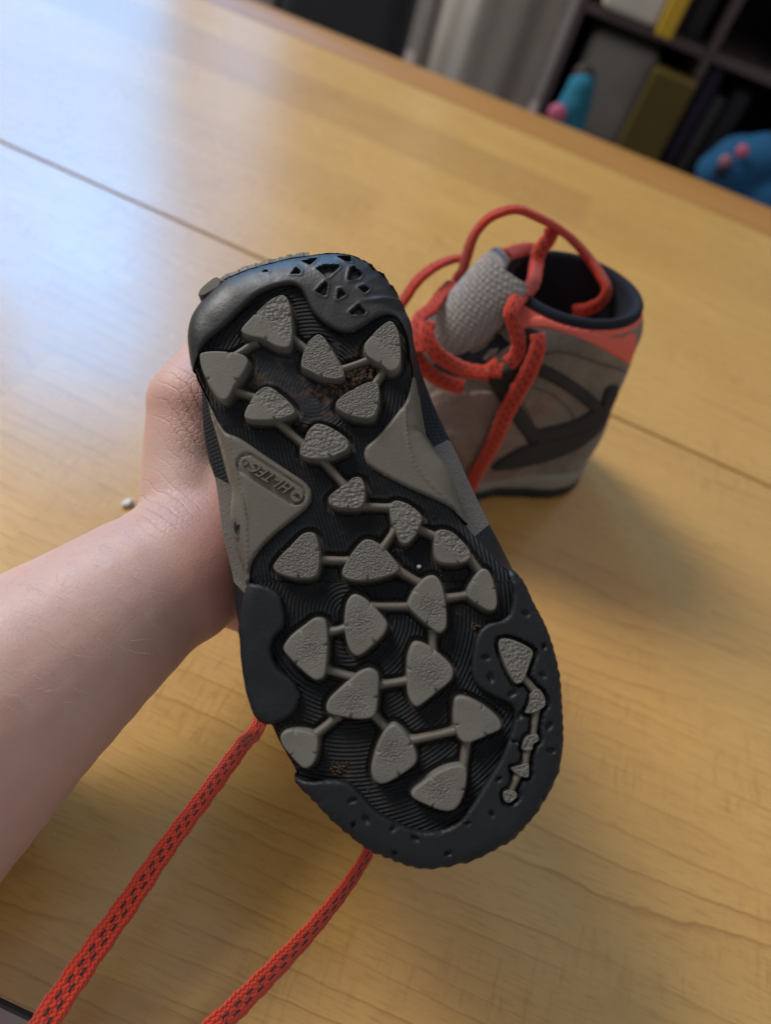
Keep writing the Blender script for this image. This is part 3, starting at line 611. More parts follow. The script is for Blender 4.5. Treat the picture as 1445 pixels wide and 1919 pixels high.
flat_mark('side_emblem_mark', [[(439, 976), (443, 985), (441, 1000), (438, 990)], [(443, 985), (448, 982), (444, 992)]], 0.0009, M_BLACK)

# ------------------------------------------------------------------ boot uppers (shared by both boots)
ZU = 0.022
def ankle(N, cy, ax, ay):
    a = 2 * math.pi * np.arange(N) / N; return np.stack([ax * np.sin(a), cy - ay * np.cos(a)], 1)
def upper_levels(O, U, A, ztop_b, ztop_f, J=34, far=0.0, pad=0.0):
    N = len(O); A = A.copy()
    if np.sign(area2(A)) != np.sign(area2(U)): A[:, 0] *= -1
    D = np.linalg.norm(U - A, axis=1); toe = sstep(0.025, 0.075, D)[:, None]
    fr = sstep(-0.03, 0.04, A[:, 1] - A[:, 1].mean()); zt = ztop_b + (ztop_f - ztop_b) * fr + far * sstep(-.025, .03, A[:, 0])
    rows = []
    M_ = 0.35 * O + 0.65 * U
    for z, t in ((0.0092, -.04), (0.0118, .18), (0.016, .8)):
        q = O + (U - O) * t; rows.append(np.c_[q, np.full(N, z)])
    for s in np.linspace(0, 1, J):
        hA = s ** 1.3 * (1 - .25 * math.sin(math.pi * s)); vA = s
        if s < 0.42: th = s / 0.42 * math.pi / 2; hT = 0.20 * (1 - math.cos(th)); vT = 0.34 * math.sin(th)
        else: q = (s - 0.42) / 0.58; hT = 0.20 + 0.80 * q ** 0.85; vT = 0.34 + 0.66 * q ** 1.7
        h = hA * (1 - toe) + hT * toe; v = vA * (1 - toe) + vT * toe
        xy = U + (A - U) * h; bul = 0.0022 * math.sin(math.pi * min(1, s * 2.2)) * (1 - toe[:, 0])
        c = A.mean(0); dd = xy - c; dd /= np.linalg.norm(dd, axis=1)[:, None] + 1e-9
        bul = bul + (0.0028 * math.sin(min(1, max(0, (s - .76) / .24)) * math.pi) + 0.0010 * np.sin(np.arange(N) * .11 + s * 9) * math.sin(math.pi * s)) * min(1, pad)
        xy = xy + dd * bul[:, None]
        rows.append(np.c_[xy, ZU + (zt - ZU) * v[:, 0]])
    return np.array(rows), A, zt
def ring_faces(R, N, flip=False):
    F = []
    for k in range(R - 1):
        for i in range(N): j = (i + 1) % N; f = (k * N + i, k * N + j, (k + 1) * N + j, (k + 1) * N + i); F.append(f[::-1] if flip else f)
    return F
def split_upper(rows, rule, parent, flip):
    R, N = rows.shape[:2]; V = rows.reshape(-1, 3); F = ring_faces(R, N, flip); C = V[np.array(F)].mean(1)
    lev = np.repeat(np.arange(R - 1), N); ii = np.tile(np.arange(N), R - 1)
    keys = rule(C, lev, ii); out = []
    for nm, mat, k in keys['parts']:
        sel = [F[i] for i in np.where(keys['key'] == k)[0]]
        if not sel: continue
        u = np.unique(np.array(sel)); mp = {a: b for b, a in enumerate(u)}
        o = link(nm, mesh(nm, V[u], [tuple(mp[a] for a in f) for f in sel]), mat, parent); out.append(o)
    return out
def collar_lining(A, zt, parent, thick, mat, flip, floor_z=0.03):
    N = len(A); c = A.mean(0); d = A - c; L = np.linalg.norm(d, axis=1)[:, None]; u = d / L; rows = []
    for a in np.linspace(-0.35, 1.15, 9) * math.pi:
        rows.append(np.c_[A - u * thick * (1 - math.cos(a)) * .5 , zt + thick * .75 * math.sin(a)])
    for g in (0.25, 0.5, 0.75, 1.0): rows.append(np.c_[A - u * thick * (1.05 + .3 * math.sin(g * 3)), (zt - thick * .3) * (1 - g) + floor_z * g])
    rows.append(np.c_[c + (A - c) * .02, np.full(N, floor_z)])
    rows = np.array(rows); return link('collar_lining', mesh('collar_lining', rows.reshape(-1, 3), ring_faces(len(rows), N, flip)), mat, parent)

def ribbon(name, c, width, thick, parent=None, up=None, twist=None, mat=None, u0=0.0, tw_end=None, n=None):
    """a flat woven lace: c centre points, up = flat-face normal"""
    c = np.asarray(c, float); n = n or 90; w = np.broadcast_to(np.asarray(width, float), (len(c),)) if np.ndim(width) else np.full(len(c), width)
    s = np.r_[0, np.cumsum(np.linalg.norm(np.diff(c, axis=0), axis=1))]; cs = spline(c, n); t = np.r_[0, np.cumsum(np.linalg.norm(np.diff(cs, axis=0), axis=1))]
    ww = np.interp(t / t[-1], s / s[-1], w); up = np.array([0, 0, 1.0]) if up is None else np.asarray(up, float)
    upa = np.broadcast_to(up, (len(c), 3)) if up.ndim == 1 else up
    upi = np.stack([np.interp(t / t[-1], s / s[-1], upa[:, k]) for k in range(3)], 1)
    T = np.gradient(cs, axis=0); T /= np.linalg.norm(T, axis=1)[:, None]
    B = np.cross(T, upi); B /= np.linalg.norm(B, axis=1)[:, None] + 1e-9; Nn = np.cross(B, T)
    if twist is not None:
        a = np.interp(t / t[-1], np.linspace(0, 1, len(twist)), np.radians(twist))[:, None]; B, Nn = B * np.cos(a) + Nn * np.sin(a), Nn * np.cos(a) - B * np.sin(a)
    m = 16; ang = 2 * np.pi * np.arange(m) / m; ca, sa = np.cos(ang), np.sin(ang)
    pu = np.sign(ca) * np.abs(ca) ** .8; pv = np.sign(sa) * np.abs(sa) ** .7
    V = []
    for i in range(n):
        j = 1 + 0.05 * math.sin(i * 0.9) + 0.03 * math.sin(i * 2.3)
        V.append(cs[i] + B[i] * (pu * ww[i] * .5 * j)[:, None] + Nn[i] * (pv * thick * .5)[:, None])
    V = np.array(V).reshape(-1, 3); F = ring_faces(n, m) + [tuple(range(m))[::-1], tuple(range((n - 1) * m, n * m))]
    me = mesh(name, V, F); uv = me.uv_layers.new(name='UVMap'); vi = np.empty(len(me.loops), int); me.loops.foreach_get('vertex_index', vi)
    uu = np.repeat(t + u0, m)[vi]; vv = np.tile((pu + 1) / 2, n)[vi]; uv.data.foreach_set('uv', np.c_[uu, vv].astype(np.float32).ravel())
    o = link(name, me, mat or M_LACE)
    if parent:
        o.parent = parent; o.matrix_parent_inverse = parent.matrix_world.inverted()
    return o

# --- upper of the held boot
bpy.context.view_layer.update()
flipH = area2(O_) < 0
A_h = ankle(NB, 0.047, 0.029, 0.042)
rowsH, A_h, ztH = upper_levels(O_, U_, A_h, 0.100, 0.108)
cpx, cpy = to_px(rowsH[3]); cpy = (cpy + np.roll(cpy, -1)) / 2
def ruleH(C, lev, ii):
    py = cpy[ii]; k = np.zeros(len(C), int); right = np.where(C[:, 0] > 0, True, False)
    k[right & (py < 826) & (lev < 5)] = 1; k[(~right) & (py < 893) & (lev < 14)] = 1
    k[right & (py > 985) & (lev < 12)] = 2; k[(~right) & (py > 1086) & (lev < 12)] = 2
    waist = (py > 735) & (py < 1090) & (right & (py < 985) | ~right); k[(lev < 1) & waist & right] = 3; k[(lev < 1) & waist & ~right] = 5; k[(lev < 2) & ~waist] = 2
    k[lev > 31] = 4
    return {'key': k, 'parts': [('suede_upper', M_SUEDE, 0), ('mesh_panel', M_NAVYMESH, 1), ('rubber_rand', M_BLACK, 2), ('midsole_wall', M_SHANK, 3), ('midsole_wall', M_SHANK, 5), ('collar_trim', M_CORAL, 4)]}
split_upper(rowsH, ruleH, held, not flipH)
collar_lining(A_h, ztH, held, 0.009, M_LINING, not flipH)
def tongue(parent, y0, z0, y1, z1, wid, bulge=0.006, mat=M_TONGUE, nrmy=0.8, xo=0.0):
    V = []; R, N = 12, 20
    for k in range(R):
        t = k / (R - 1); y = y0 + (y1 - y0) * t; z = z0 + (z1 - z0) * t; w = wid * (0.85 + .3 * math.sin(t * 2.2)) * (1 if t < .85 else 1 - (t - .85) * 1.9)
        for i in range(N):
            a = 2 * math.pi * i / N; V.append((xo + math.cos(a) * w / 2, y + math.sin(a) * bulge * .8 - (math.cos(a) ** 2) * .012, z + math.sin(a) * bulge * .55))
    F = ring_faces(R, N) + [tuple(range(N))[::-1], tuple(range((R - 1) * N, R * N))]
    return link('tongue', mesh('tongue', V, F), mat, parent)
tongue(held, 0.118, 0.070, 0.094, 0.118, 0.044)
# laces of the held boot: out of the eyelets, down to the table top and off its near edge
def LV(p): return np.array([on_level(x, y, z) for x, y, z in p])
wfrom = lambda x, y, z: (np.array([x, y, z]) @ FR.T + ORG)
l1 = np.vstack([[wfrom(-0.020, 0.100, 0.080), wfrom(-0.030, 0.110, 0.084)], LV([(495, 1335, 0.100), (455, 1395, 0.086), (385, 1490, 0.066), (310, 1590, 0.052), (245, 1685, 0.046), (180, 1775, 0.044), (100, 1890, 0.044), (30, 2000, 0.035), (-40, 2110, 0.006)])])
ribbon('lace', l1, [.005, .005, .0044, .0050, .0060, .0066, .0072, .0077, .0081, .0084, .0084], 0.0019, held, up=-cF, twist=[0, 0, 55, 30, 8, 0, 8, 0, -5, 0, 0], n=200)
l2 = np.vstack([[wfrom(0.012, 0.105, 0.080), wfrom(0.015, 0.125, 0.078)], LV([(722, 1535, 0.050), (692, 1595, 0.048), (650, 1660, 0.046), (590, 1735, 0.045), (520, 1810, 0.044), (455, 1875, 0.044), (385, 1945, 0.042), (330, 2010, 0.020)])])
ribbon('lace', l2, [.005, .005, .0044, .0048, .0056, .0064, .0071, .0076, .0080, .0084], 0.0019, held, up=-cF, twist=[0, 0, 60, 45, 40, 25, 18, 5, 0, 0], n=180)

# --- small dirt lodged in the heel
def dirt():
    bm = bmesh.new()
    for k in range(330):
        big = k < 105
        x, y = (RNG.normal(672, 17), RNG.normal(700, 8)) if k < 70 else ((RNG.normal(625, 22), RNG.normal(733, 7)) if big else (RNG.normal(635, 10), RNG.normal(1440, 6)))
        if 105 < k < 125: x, y = RNG.normal(893, 7), RNG.normal(1172, 9)
        if k >= 170: x, y = RNG.uniform(400, 960), RNG.uniform(560, 1540); x = x * .75 + 180 if y < 1050 else x + (y - 1300) * .22; big = False
        p = loc(x, y, 0.0003)
        if k >= 170 and sdf(np.array([p]), OUTF)[0] < .006: continue
        r = RNG.uniform(.0003, .0009) * (1 if big else .5 if k < 170 else .33)
        res = bmesh.ops.create_icosphere(bm, subdivisions=1, radius=r)
        for v in res['verts']: v.co = Vector((p[0], p[1], -0.0003)) + Vector(v.co) * RNG.uniform(.6, 1.3)
    o = bm_obj('dirt', bm, mat_plain('dry_mud', (0.10, 0.062, 0.04, 1), (0.035, 0.022, 0.015, 1), 0.95, 900), held); o['kind'] = 'stuff'
dirt()
def pebble():
    bm = bmesh.new(); res = bmesh.ops.create_icosphere(bm, subdivisions=2, radius=.0007); p = loc(785.0, 1062.0, 0)
    for v in res['verts']: v.co = Vector((p[0], p[1], -0.0004)) + Vector(v.co) * RNG.uniform(.85, 1.15)
    o = bm_obj('grit', bm, mat_plain('pale_grit', (0.5, 0.48, 0.46, 1)), None); o.parent = held
pebble()

# ------------------------------------------------------------------ the standing boot
GB = on_level(1060.0, 874.0, 0.0); tdir = np.array([-0.90, -0.435, 0]); tdir /= np.linalg.norm(tdir)
bx = np.cross(tdir, [0, 0, 1.0]); FB = np.stack([bx, tdir, [0, 0, 1.0]], 1); OB = np.array([GB[0], GB[1], 0.0])
MWB = Matrix.Translation(Vector(OB)) @ Matrix([list(FB[i]) for i in range(3)]).to_4x4()
stand = empty('hiking_boot', MWB, 'grey hiking boot standing upright on the table, coral collar and loose laces', 'hiking boot')
bpy.context.view_layer.update()
SC = 0.95
Ob = O_ * [-SC, SC]; Ub = U_ * [-SC, SC]; flipB = area2(Ob) < 0
A_b = ankle(NB, 0.0600, 0.0335, 0.0385)
rowsB, A_b, ztB = upper_levels(Ob, Ub, A_b, 0.134, 0.131, far=-0.002, pad=1.0)
def ruleB(C, lev, ii):
    k = np.zeros(len(C), int); k[lev < 2] = 3
    k[lev > 34] = 4
    k[(C[:, 1] > 0.055) & (lev >= 2) & (lev < 24)] = 1; k[(C[:, 1] > .15) & (lev < 16) & (lev >= 2)] = 2
    return {'key': k, 'parts': [('suede_upper', M_SUEDE2, 0), ('mesh_panel', M_PINKMESH, 1), ('toe_cap', M_WEB, 2), ('midsole_wall', M_MIDSOLE, 3), ('collar_trim', M_CORAL, 4)]}
upB = split_upper(rowsB, ruleB, stand, not flipB)
collar_lining(A_b, ztB, stand, 0.0056, M_LINING, not flipB)
# thick midsole band and black outsole
def slab(name, poly, z0, z1, grow, mat, parent, r=0.002):
    p = ccw(poly); c = p.mean(0); t = np.roll(p, -1, 0) - np.roll(p, 1, 0); t /= np.linalg.norm(t, axis=1)[:, None]; n = np.stack([t[:, 1], -t[:, 0]], 1)
    rows = [np.c_[c + (p - c) * .05, np.full(len(p), z0)]]
    for o, z in ((grow - r, z0), (grow - r * .3, z0 + r * .3), (grow, z0 + r), (grow + .0006, (z0 + z1) / 2), (grow, z1 - r), (grow - r * .3, z1 - r * .3), (grow - r, z1)): rows.append(np.c_[p + n * o, np.full(len(p), z)])
    rows.append(np.c_[c + (p - c) * .6, np.full(len(p), z1)]); rows = np.array(rows)
    return link(name, mesh(name, rows.reshape(-1, 3), ring_faces(len(rows), len(p))), mat, parent)
slab('midsole', 0.5 * (Ob + Ub), 0.006, 0.021, 0.0028, M_MIDSOLE, stand, .003)
slab('outsole', 0.5 * (Ob + Ub), 0.0, 0.0085, 0.0038, M_BLACK, stand)
tongue(stand, 0.130, 0.080, 0.106, 0.140, 0.038, 0.0085)
for o_ in (tongue(stand, 0.142, 0.056, 0.098, 0.126, 0.050, 0.005, M_LINING),): o_.name = 'tongue_gusset'

# pieces laid on the upper of the standing boot (cast on its real surface)
Vb = (rowsB.reshape(-1, 3) @ FB.T + OB); BVH = BVHTree.FromPolygons([Vector(v) for v in Vb], ring_faces(len(rowsB), NB, not flipB))
def k5(*p): return np.array([(740 + x / 3.0745, 370 + y / 3.0745) for x, y in p], float)
def cast_patch(name, poly, off, mat, sp=3.5):
    P, d, q = grid_region(resample(smooth_closed(poly, 200, 4), 70, True), sp); r = ray(P[:, 0], P[:, 1]); V = []; B_ = []
    for i in range(len(P)):
        h = BVH.ray_cast(Vector(CAM), Vector(r[i]).normalized())
        if h[0] is None:
            h = BVH.find_nearest(Vector(CAM + r[i] * 0.42))
        nn = h[1] if h[1].dot(Vector(r[i])) < 0 else -h[1]; o = off * min(1, 0.25 + d[i] / 5); V.append(h[0] + nn * o); B_.append(h[0] - nn * .0006)
    be = boundary_edges(q); bu = np.unique(be); n0 = len(V); mp = {b: n0 + i for i, b in enumerate(bu)}
    v = V + [B_[b] for b in bu]; F = [tuple(a[::-1]) for a in q] + [(a, b, mp[b], mp[a]) for a, b in be]
    o = link(name, mesh(name, v, F), mat); o.parent = stand; o.matrix_parent_inverse = stand.matrix_world.inverted(); return o
def strip_poly(pl, w):
    c = spline(pl, 24); t = np.gradient(c, axis=0); t /= np.linalg.norm(t, axis=1)[:, None]; n = np.stack([-t[:, 1], t[:, 0]], 1); return np.vstack([c + n * w / 2, (c - n * w / 2)[::-1]])
for a, w in ((k5((560, 1000), (640, 1140), (720, 1270), (810, 1390)), 30), (k5((760, 960), (900, 1020), (1060, 1120), (1200, 1240)), 24), (k5((1190, 1235), (1060, 1310), (930, 1350), (800, 1380)), 26)):
    cast_patch('webbing_strap', strip_poly(a, w), 0.0023, M_WEB)
cast_patch('heel_counter', k5((1215, 1100), (1290, 1090), (1240, 1220), (1190, 1330), (1060, 1440), (860, 1520), (600, 1570), (560, 1540), (700, 1450), (830, 1400), (1000, 1360), (1150, 1280)), 0.0026, M_WEB)
cast_patch('collar_band', np.array([-4, 7]) + k5((735, 700), (800, 672), (900, 655), (1000, 672), (1100, 715), (1200, 765), (1300, 785), (1395, 760), (1400, 850), (1362, 945), (1300, 905), (1200, 852), (1080, 796), (950, 752), (850, 732), (745, 745)), 0.0013, M_CORAL)
cast_patch('ankle_patch', k5((745, 760), (850, 745), (960, 765), (1100, 815), (1230, 880), (1340, 950), (1330, 990), (1200, 950), (1050, 900), (930, 880), (850, 900), (760, 900)), 0.0012, M_SUEDE2)

cast_patch('eyestay', k5((560, 1010), (640, 985), (735, 880), (745, 760), (790, 745), (850, 780), (850, 880), (800, 960), (720, 1040), (620, 1090), (560, 1080)), 0.0018, M_WEB)
cast_patch('vamp_panel', k5((200, 1150), (420, 1120), (560, 1120), (640, 1200), (720, 1330), (760, 1400), (640, 1480), (480, 1540), (380, 1500)), 0.0012, M_PINKMESH)
for a in (k5((760, 905), (850, 908), (930, 890), (1050, 912), (1200, 962), (1330, 1002)), k5((770, 1085), (900, 1130), (1010, 1225), (1025, 1275), (930, 1325), (840, 1352), (770, 1240), (725, 1140)), k5((390, 1490), (470, 1520), (590, 1470), (680, 1415))):
    cast_patch('stitching', strip_poly(a, 2.2), 0.0022, M_SUEDE, 1.8)
# laces of the standing boot
bpy.context.view_layer.update()
def boot_bvh():
    V, F = [], []
    for o in stand.children:
        n0 = len(V); V += [o.matrix_world @ v.co for v in o.data.vertices]; F += [tuple(n0 + i for i in p.vertices) for p in o.data.polygons]
    return BVHTree.FromPolygons(V, F)
BB = boot_bvh()
def kl(*p):
    """lace points: at their own height, or resting on the boot where it is in the way"""
    D = []; P = [(740 + x / 3.0745, 370 + y / 3.0745, z) for x, y, z in p]
    for x, y, z in P:
        r = ray(x, y); d = (z - CAM_H) / r[2]; h = BB.ray_cast(Vector(CAM), Vector(r).normalized())
        if h[0] is not None: d = min(d, h[3] / np.linalg.norm(r) - 0.0042)
        D.append(d)
    D = np.array(D); E_ = np.r_[D[0], D, D[-1]]; D = np.minimum(np.minimum(E_[:-2], E_[2:]) * .5 + D * .5, D); D = np.convolve(np.r_[D[0], D, D[-1]], (.25, .5, .25), 'valid')
    return np.array([CAM + ray(x, y) * d for (x, y, z), d in zip(P, D)])
VIEW = -cF
ribbon('lace', kl((20, 640, .100), (60, 580, .108), (130, 480, .118), (230, 400, .122), (330, 358, .118), (400, 350, .110)), 0.0070, 0.0042, stand, up=VIEW, twist=[50, 50], n=60)
ribbon('lace', kl((360, 470, .100), (395, 400, .112), (450, 235, .140), (530, 130, .155), (630, 80, .160), (720, 72, .160), (820, 112, .156), (920, 165, .150), (1020, 240, .143), (1110, 340, .132), (1180, 440, .122), (1225, 530, .112), (1190, 605, .107), (1110, 645, .105), (1030, 655, .103)), 0.0072, 0.0042, stand, up=VIEW, twist=[55, 60, 50, 40, 30], n=130)
ribbon('lace', kl((905, 175, .150), (895, 230, .146), (835, 310, .136), (815, 400, .128), (795, 500, .120), (715, 580, .114), (672, 660, .108), (690, 740, .102), (715, 830, .096), (700, 910, .090), (650, 960, .084)), 0.0078, 0.0042, stand, up=VIEW, twist=[0, 10, 25, 5, 20, 10], n=110)
ribbon('lace', kl((835, 320, .128), (780, 300, .126), (700, 310, .124), (640, 330, .118)), 0.0075, 0.0042, stand, up=VIEW, n=30)
ribbon('lace', kl((190, 720, .112), (185, 800, .110), (240, 895, .104), (330, 960, .098), (430, 1000, .092), (545, 1012, .086)), 0.0078, 0.0042, stand, up=VIEW, twist=[-20, 0, 5], n=60)
ribbon('lace', kl((600, 965, .084), (560, 990, .085), (620, 1000, .083)), 0.0078, 0.0042, stand, up=VIEW, n=16)
ribbon('lace', kl((110, 900, .098), (150, 960, .096), (210, 1020, .090), (290, 1065, .084), (395, 1095, .076)), 0.0078, 0.0042, stand, up=VIEW, n=50)
ribbon('lace', kl((130, 900, .102), (120, 800, .107), (140, 700, .110), (210, 640, .112), (270, 560, .112), (330, 500, .112)), 0.0072, 0.0042, stand, up=VIEW, twist=[20, 30], n=60)
ribbon('lace', kl((822, 785, .090), (828, 840, .094), (812, 910, .092), (765, 1020, .084), (700, 1135, .072), (640, 1250, .058), (590, 1370, .044), (535, 1480, .030), (480, 1575, .018), (430, 1690, .006)), [.0070, .0075, .0082, .0088, .0088, .0086, .0082, .0078, .0076, .0074], 0.0042, stand, up=VIEW, n=130)
def eyelet(px, py, z, r=.004):
    c = on_level(740 + px / 3.0745, 370 + py / 3.0745, z); bm = bmesh.new()
    m = Vector(VIEW).to_track_quat('Z', 'Y').to_matrix().to_4x4(); V, F = [], []; N1, N2 = 20, 8
    for i in range(N1):
        a = 2 * math.pi * i / N1
        for j in range(N2):
            b = 2 * math.pi * j / N2; rr = r + r * .3 * math.cos(b); V.append(Vector(c) + m.to_3x3() @ Vector((rr * math.cos(a), rr * math.sin(a), r * .3 * math.sin(b))))
    for i in range(N1):
        for j in range(N2): F.append((i * N2 + j, ((i + 1) % N1) * N2 + j, ((i + 1) % N1) * N2 + (j + 1) % N2, i * N2 + (j + 1) % N2))
    o = link('eyelet', mesh('eyelet', V, F), M_WEB); o.parent = stand; o.matrix_parent_inverse = stand.matrix_world.inverted()
eyelet(822, 790, .088); eyelet(590, 985, .082); eyelet(400, 1090, .074)

# ------------------------------------------------------------------ the hand and forearm
def make_person():
    bm = bmesh.new()
    def ball(c, r, sq=None):
        m = Matrix.Translation(Vector(c)); bmesh.ops.create_icosphere(bm, subdivisions=3, radius=r, matrix=m)
    def chain(p):                                # (px, py, depth, radius in px)
        p = np.array(p, float); W3 = at_depth(p[:, 0], p[:, 1], p[:, 2]); R = p[:, 3] * p[:, 2] / FPX
        for a in range(len(p) - 1):
            L = np.linalg.norm(W3[a + 1] - W3[a]); k = max(2, int(L / (0.22 * min(R[a], R[a + 1]))))
            for t in np.linspace(0, 1, k): ball(W3[a] * (1 - t) + W3[a + 1] * t, R[a] * (1 - t) + R[a + 1] * t)
    chain([(-230, 1478, .240, 292), (0, 1310, .245, 214), (165, 1186, .258, 170), (258, 1115, .268, 148), (320, 1068, .275, 134)])        # forearm
    chain([(325, 1075, .275, 142), (372, 1015, .287, 122), (415, 960, .297, 118)])                    # wrist into the palm
    chain([(352, 985, .285, 92), (346, 880, .290, 80), (352, 805, .293, 80), (358, 757, .294, 84)])    # thumb base
    chain([(358, 757, .294, 84), (400, 690, .305, 66), (455, 625, .318, 52), (520, 590, .326, 44)])    # thumb round the heel
    chain([(415, 960, .300, 105), (430, 860, .315, 80), (400, 800, .305, 80)])                         # ball of the thumb
    chain([(410, 1060, .290, 110), (440, 1100, .302, 78), (470, 1130, .315, 60)])                      # heel of the hand
    chain([(430, 960, .305, 95), (500, 1000, .328, 66), (500, 1060, .328, 60)])                        # palm
    for y, e, r, dy in ((985, 760, 44, -10), (1040, 790, 46, 0), (1095, 770, 44, 5), (1148, 730, 37, 8)):
        chain([(470, y, .322, r * 1.25), (560, y + dy, .346, r), (660, y + dy * 2, .350, r * .92), (e - 20, y + dy * 2.4, .335, r * .85), (e, y + dy * 2.5, .318, r * .72)])
    me = bpy.data.meshes.new('person'); bm.to_mesh(me); bm.free(); o = bpy.data.objects.new('person', me); COL.objects.link(o)
    rm = o.modifiers.new('r', 'REMESH'); rm.mode = 'VOXEL'; rm.voxel_size = 0.0014; rm.adaptivity = 0
    sm = o.modifiers.new('s', 'SMOOTH'); sm.factor = 0.6; sm.iterations = 22
    bpy.context.view_layer.update(); ev = bpy.data.meshes.new_from_object(o.evaluated_get(bpy.context.evaluated_depsgraph_get()))
    o.modifiers.clear(); o.data = ev; ev.name = 'person'; ev.materials.clear(); ev.materials.append(M_SKIN)
    ev.polygons.foreach_set('use_smooth', np.ones(len(ev.polygons), bool))
    co = np.empty(len(ev.vertices) * 3); ev.vertices.foreach_get('co', co); co = co.reshape(-1, 3); w = co - CAM; dd = w @ cF; px, py = CX + FPX * (w @ iR) / dd, CY - FPX * (w @ iU) / dd
    fattr(ev, 'redness', np.maximum(np.exp(-((px - 430) ** 2 / 90 ** 2 + (py - 1060) ** 2 / 150 ** 2)), .6 * np.exp(-((px - 370) ** 2 + (py - 750) ** 2) / 70 ** 2)))
    fattr(ev, 'crease', np.clip(np.exp(-((px - 375) ** 2 / 60 ** 2 + (py - 770) ** 2 / 90 ** 2)) + .5 * np.exp(-((px - 310) ** 2 / 70 ** 2 + (py - 950) ** 2 / 50 ** 2)), 0, 1))
    return tag(o, 'bare forearm and hand holding up the boot from behind its heel', 'person')
person = make_person()
def hairs():
    me = person.data; bv = BVHTree.FromPolygons([v.co.copy() for v in me.vertices], [tuple(p.vertices) for p in me.polygons])
    V, F = [], []; k = 0
    while k < 190:
        x, y = RNG.uniform(0, 330), RNG.uniform(940, 1420)
        if y > 1075 - 0.55 * x + 330 * RNG.uniform(0, 1) ** .8: continue
        r = Vector(ray(x, y)).normalized(); h = bv.ray_cast(Vector(CAM), r)
        if h[0] is None: k += 1; continue
        n = h[1]; a = np.array([0.55, -0.2]) + RNG.normal(0, .35, 2); d = Vector(iR * a[0] + iU * a[1]).normalized(); d = (d - n * d.dot(n)).normalized()
        L = RNG.uniform(.003, .0075); w = 0.00003; b = n.cross(d); pr = None
        for t in (0, .35, .7, 1):
            c = h[0] + d * L * t + n * (L * .42 * t * (1.25 - .5 * t)); ww = w * (1 - .8 * t); i0 = len(V)
            V += [c + b * ww, c - b * ww * .5 + n * ww, c - b * ww * .5 - n * ww]
            if pr is not None:
                for j in range(3): F.append((pr + j, pr + (j + 1) % 3, i0 + (j + 1) % 3, i0 + j))
            pr = i0
        k += 1
    o = link('arm_hair', mesh('arm_hair', V, F), mat_plain('fair_hair', (0.85, 0.76, 0.62, 1), None, 0.35)); o.parent = person; o['kind'] = 'stuff'
hairs()

# ------------------------------------------------------------------ the table
A0, A1 = on_level(0.0, 265.0, 0), on_level(1445.0, 912.0, 0); E0, E1 = on_level(380.0, -3.0, 0), on_level(1445.0, 440.0, 0); N0 = on_level(0.0, 1866.0, 0); N1 = on_level(62.0, 1902.0, 0)
yaw = math.atan2(A1[1] - A0[1], A1[0] - A0[0]); ey = math.atan2(E1[1] - E0[1], E1[0] - E0[0])
ty = (yaw + ey) / 2; TM = Matrix.Translation(((A0[0] + A1[0]) / 2, (A0[1] + A1[1]) / 2, 0)) @ Matrix.Rotation(ty, 4, 'Z'); TI = np.array(TM.inverted())
def tl(p): return (TI @ np.r_[p, 1])[:3]
yf = (tl(E0)[1] + tl(E1)[1]) / 2; yn = (tl(N0)[1] + tl(N1)[1]) / 2
print('TABLE yaw joint', math.degrees(yaw), 'edge', math.degrees(ey), 'far', yf, 'near', yn, 'sole', SOLE_L)
table = empty('table', TM, 'light maple laminate table with a solid wood edge and a seam across it', 'table')
e0, e1 = tl(E0), tl(E1); F0, F1 = tl(on_level(478.0, 0.0, 0)), tl(on_level(1445.0, 385.0, 0)); a0, a1 = tl(A0), tl(A1)
def along(p, q, x): return p[1] + (q[1] - p[1]) * (x - p[0]) / (q[0] - p[0])
XL, XR = -0.95, 0.85
def leaf(ya, yb, off_a, off_b):
    bm = bmesh.new(); V = [bm.verts.new((x, f(x) + o, z)) for z in (-.028, 0) for x, f, o in ((XL, ya, off_a), (XR, ya, off_a), (XR, yb, off_b), (XL, yb, off_b))]
    for f in ((0, 3, 2, 1), (4, 5, 6, 7), (0, 1, 5, 4), (1, 2, 6, 5), (2, 3, 7, 6), (3, 0, 4, 7)): bm.faces.new([V[i] for i in f])
    bmesh.ops.bevel(bm, geom=list(bm.edges), offset=.0009, segments=2, affect='EDGES'); return bm_obj('table_leaf', bm, M_WOOD, table)
joint = lambda x: along(a0, a1, x); fare = lambda x: along(e0, e1, x); near = lambda x: yn; rim_ = lambda x: along(F0, F1, x)
leaf(joint, fare, .0009, 0); leaf(near, joint, 0, -.0009)
def edging():
    V = []; prof = [(0, -.028), (0, 0.0002), (.10, .0030), (.4, .0044), (.66, .0036), (.84, .0006), (.95, -.007), (1, -.014), (.96, -.021), (.85, -.028)]
    for x in (XL - .005, XR + .005):
        for a, z in prof: V.append((x, fare(x) + .0004 + (rim_(x) - fare(x) + .004) * a, z))
    m = len(prof); F = [(i, (i + 1) % m, m + (i + 1) % m, m + i) for i in range(m)] + [tuple(range(m))[::-1], tuple(range(m, 2 * m))]
    return sharp(link('edge_strip', mesh('edge_strip', V, F), M_EDGE, table), 35)
edging()
bm = bmesh.new(); box(bm, (-0.95, yn - 0.0014, -0.028), (0.85, yn - .0002, -0.0004)); bm_obj('edge_band', bm, M_WEB, table)
bm = bmesh.new(); box(bm, (-0.85, yn + .05, -0.09), (0.75, yf - .08, -0.0285)); bm_obj('table_apron', bm, M_EDGE, table)
for sx in (-0.8, 0.7):
    for yy in (yn + .08, yf - .11):
        bm = bmesh.new(); box(bm, (sx - .03, yy - .03, -0.74), (sx + .03, yy + .03, -0.0905), .004); bm_obj('leg', bm, M_EDGE, table)
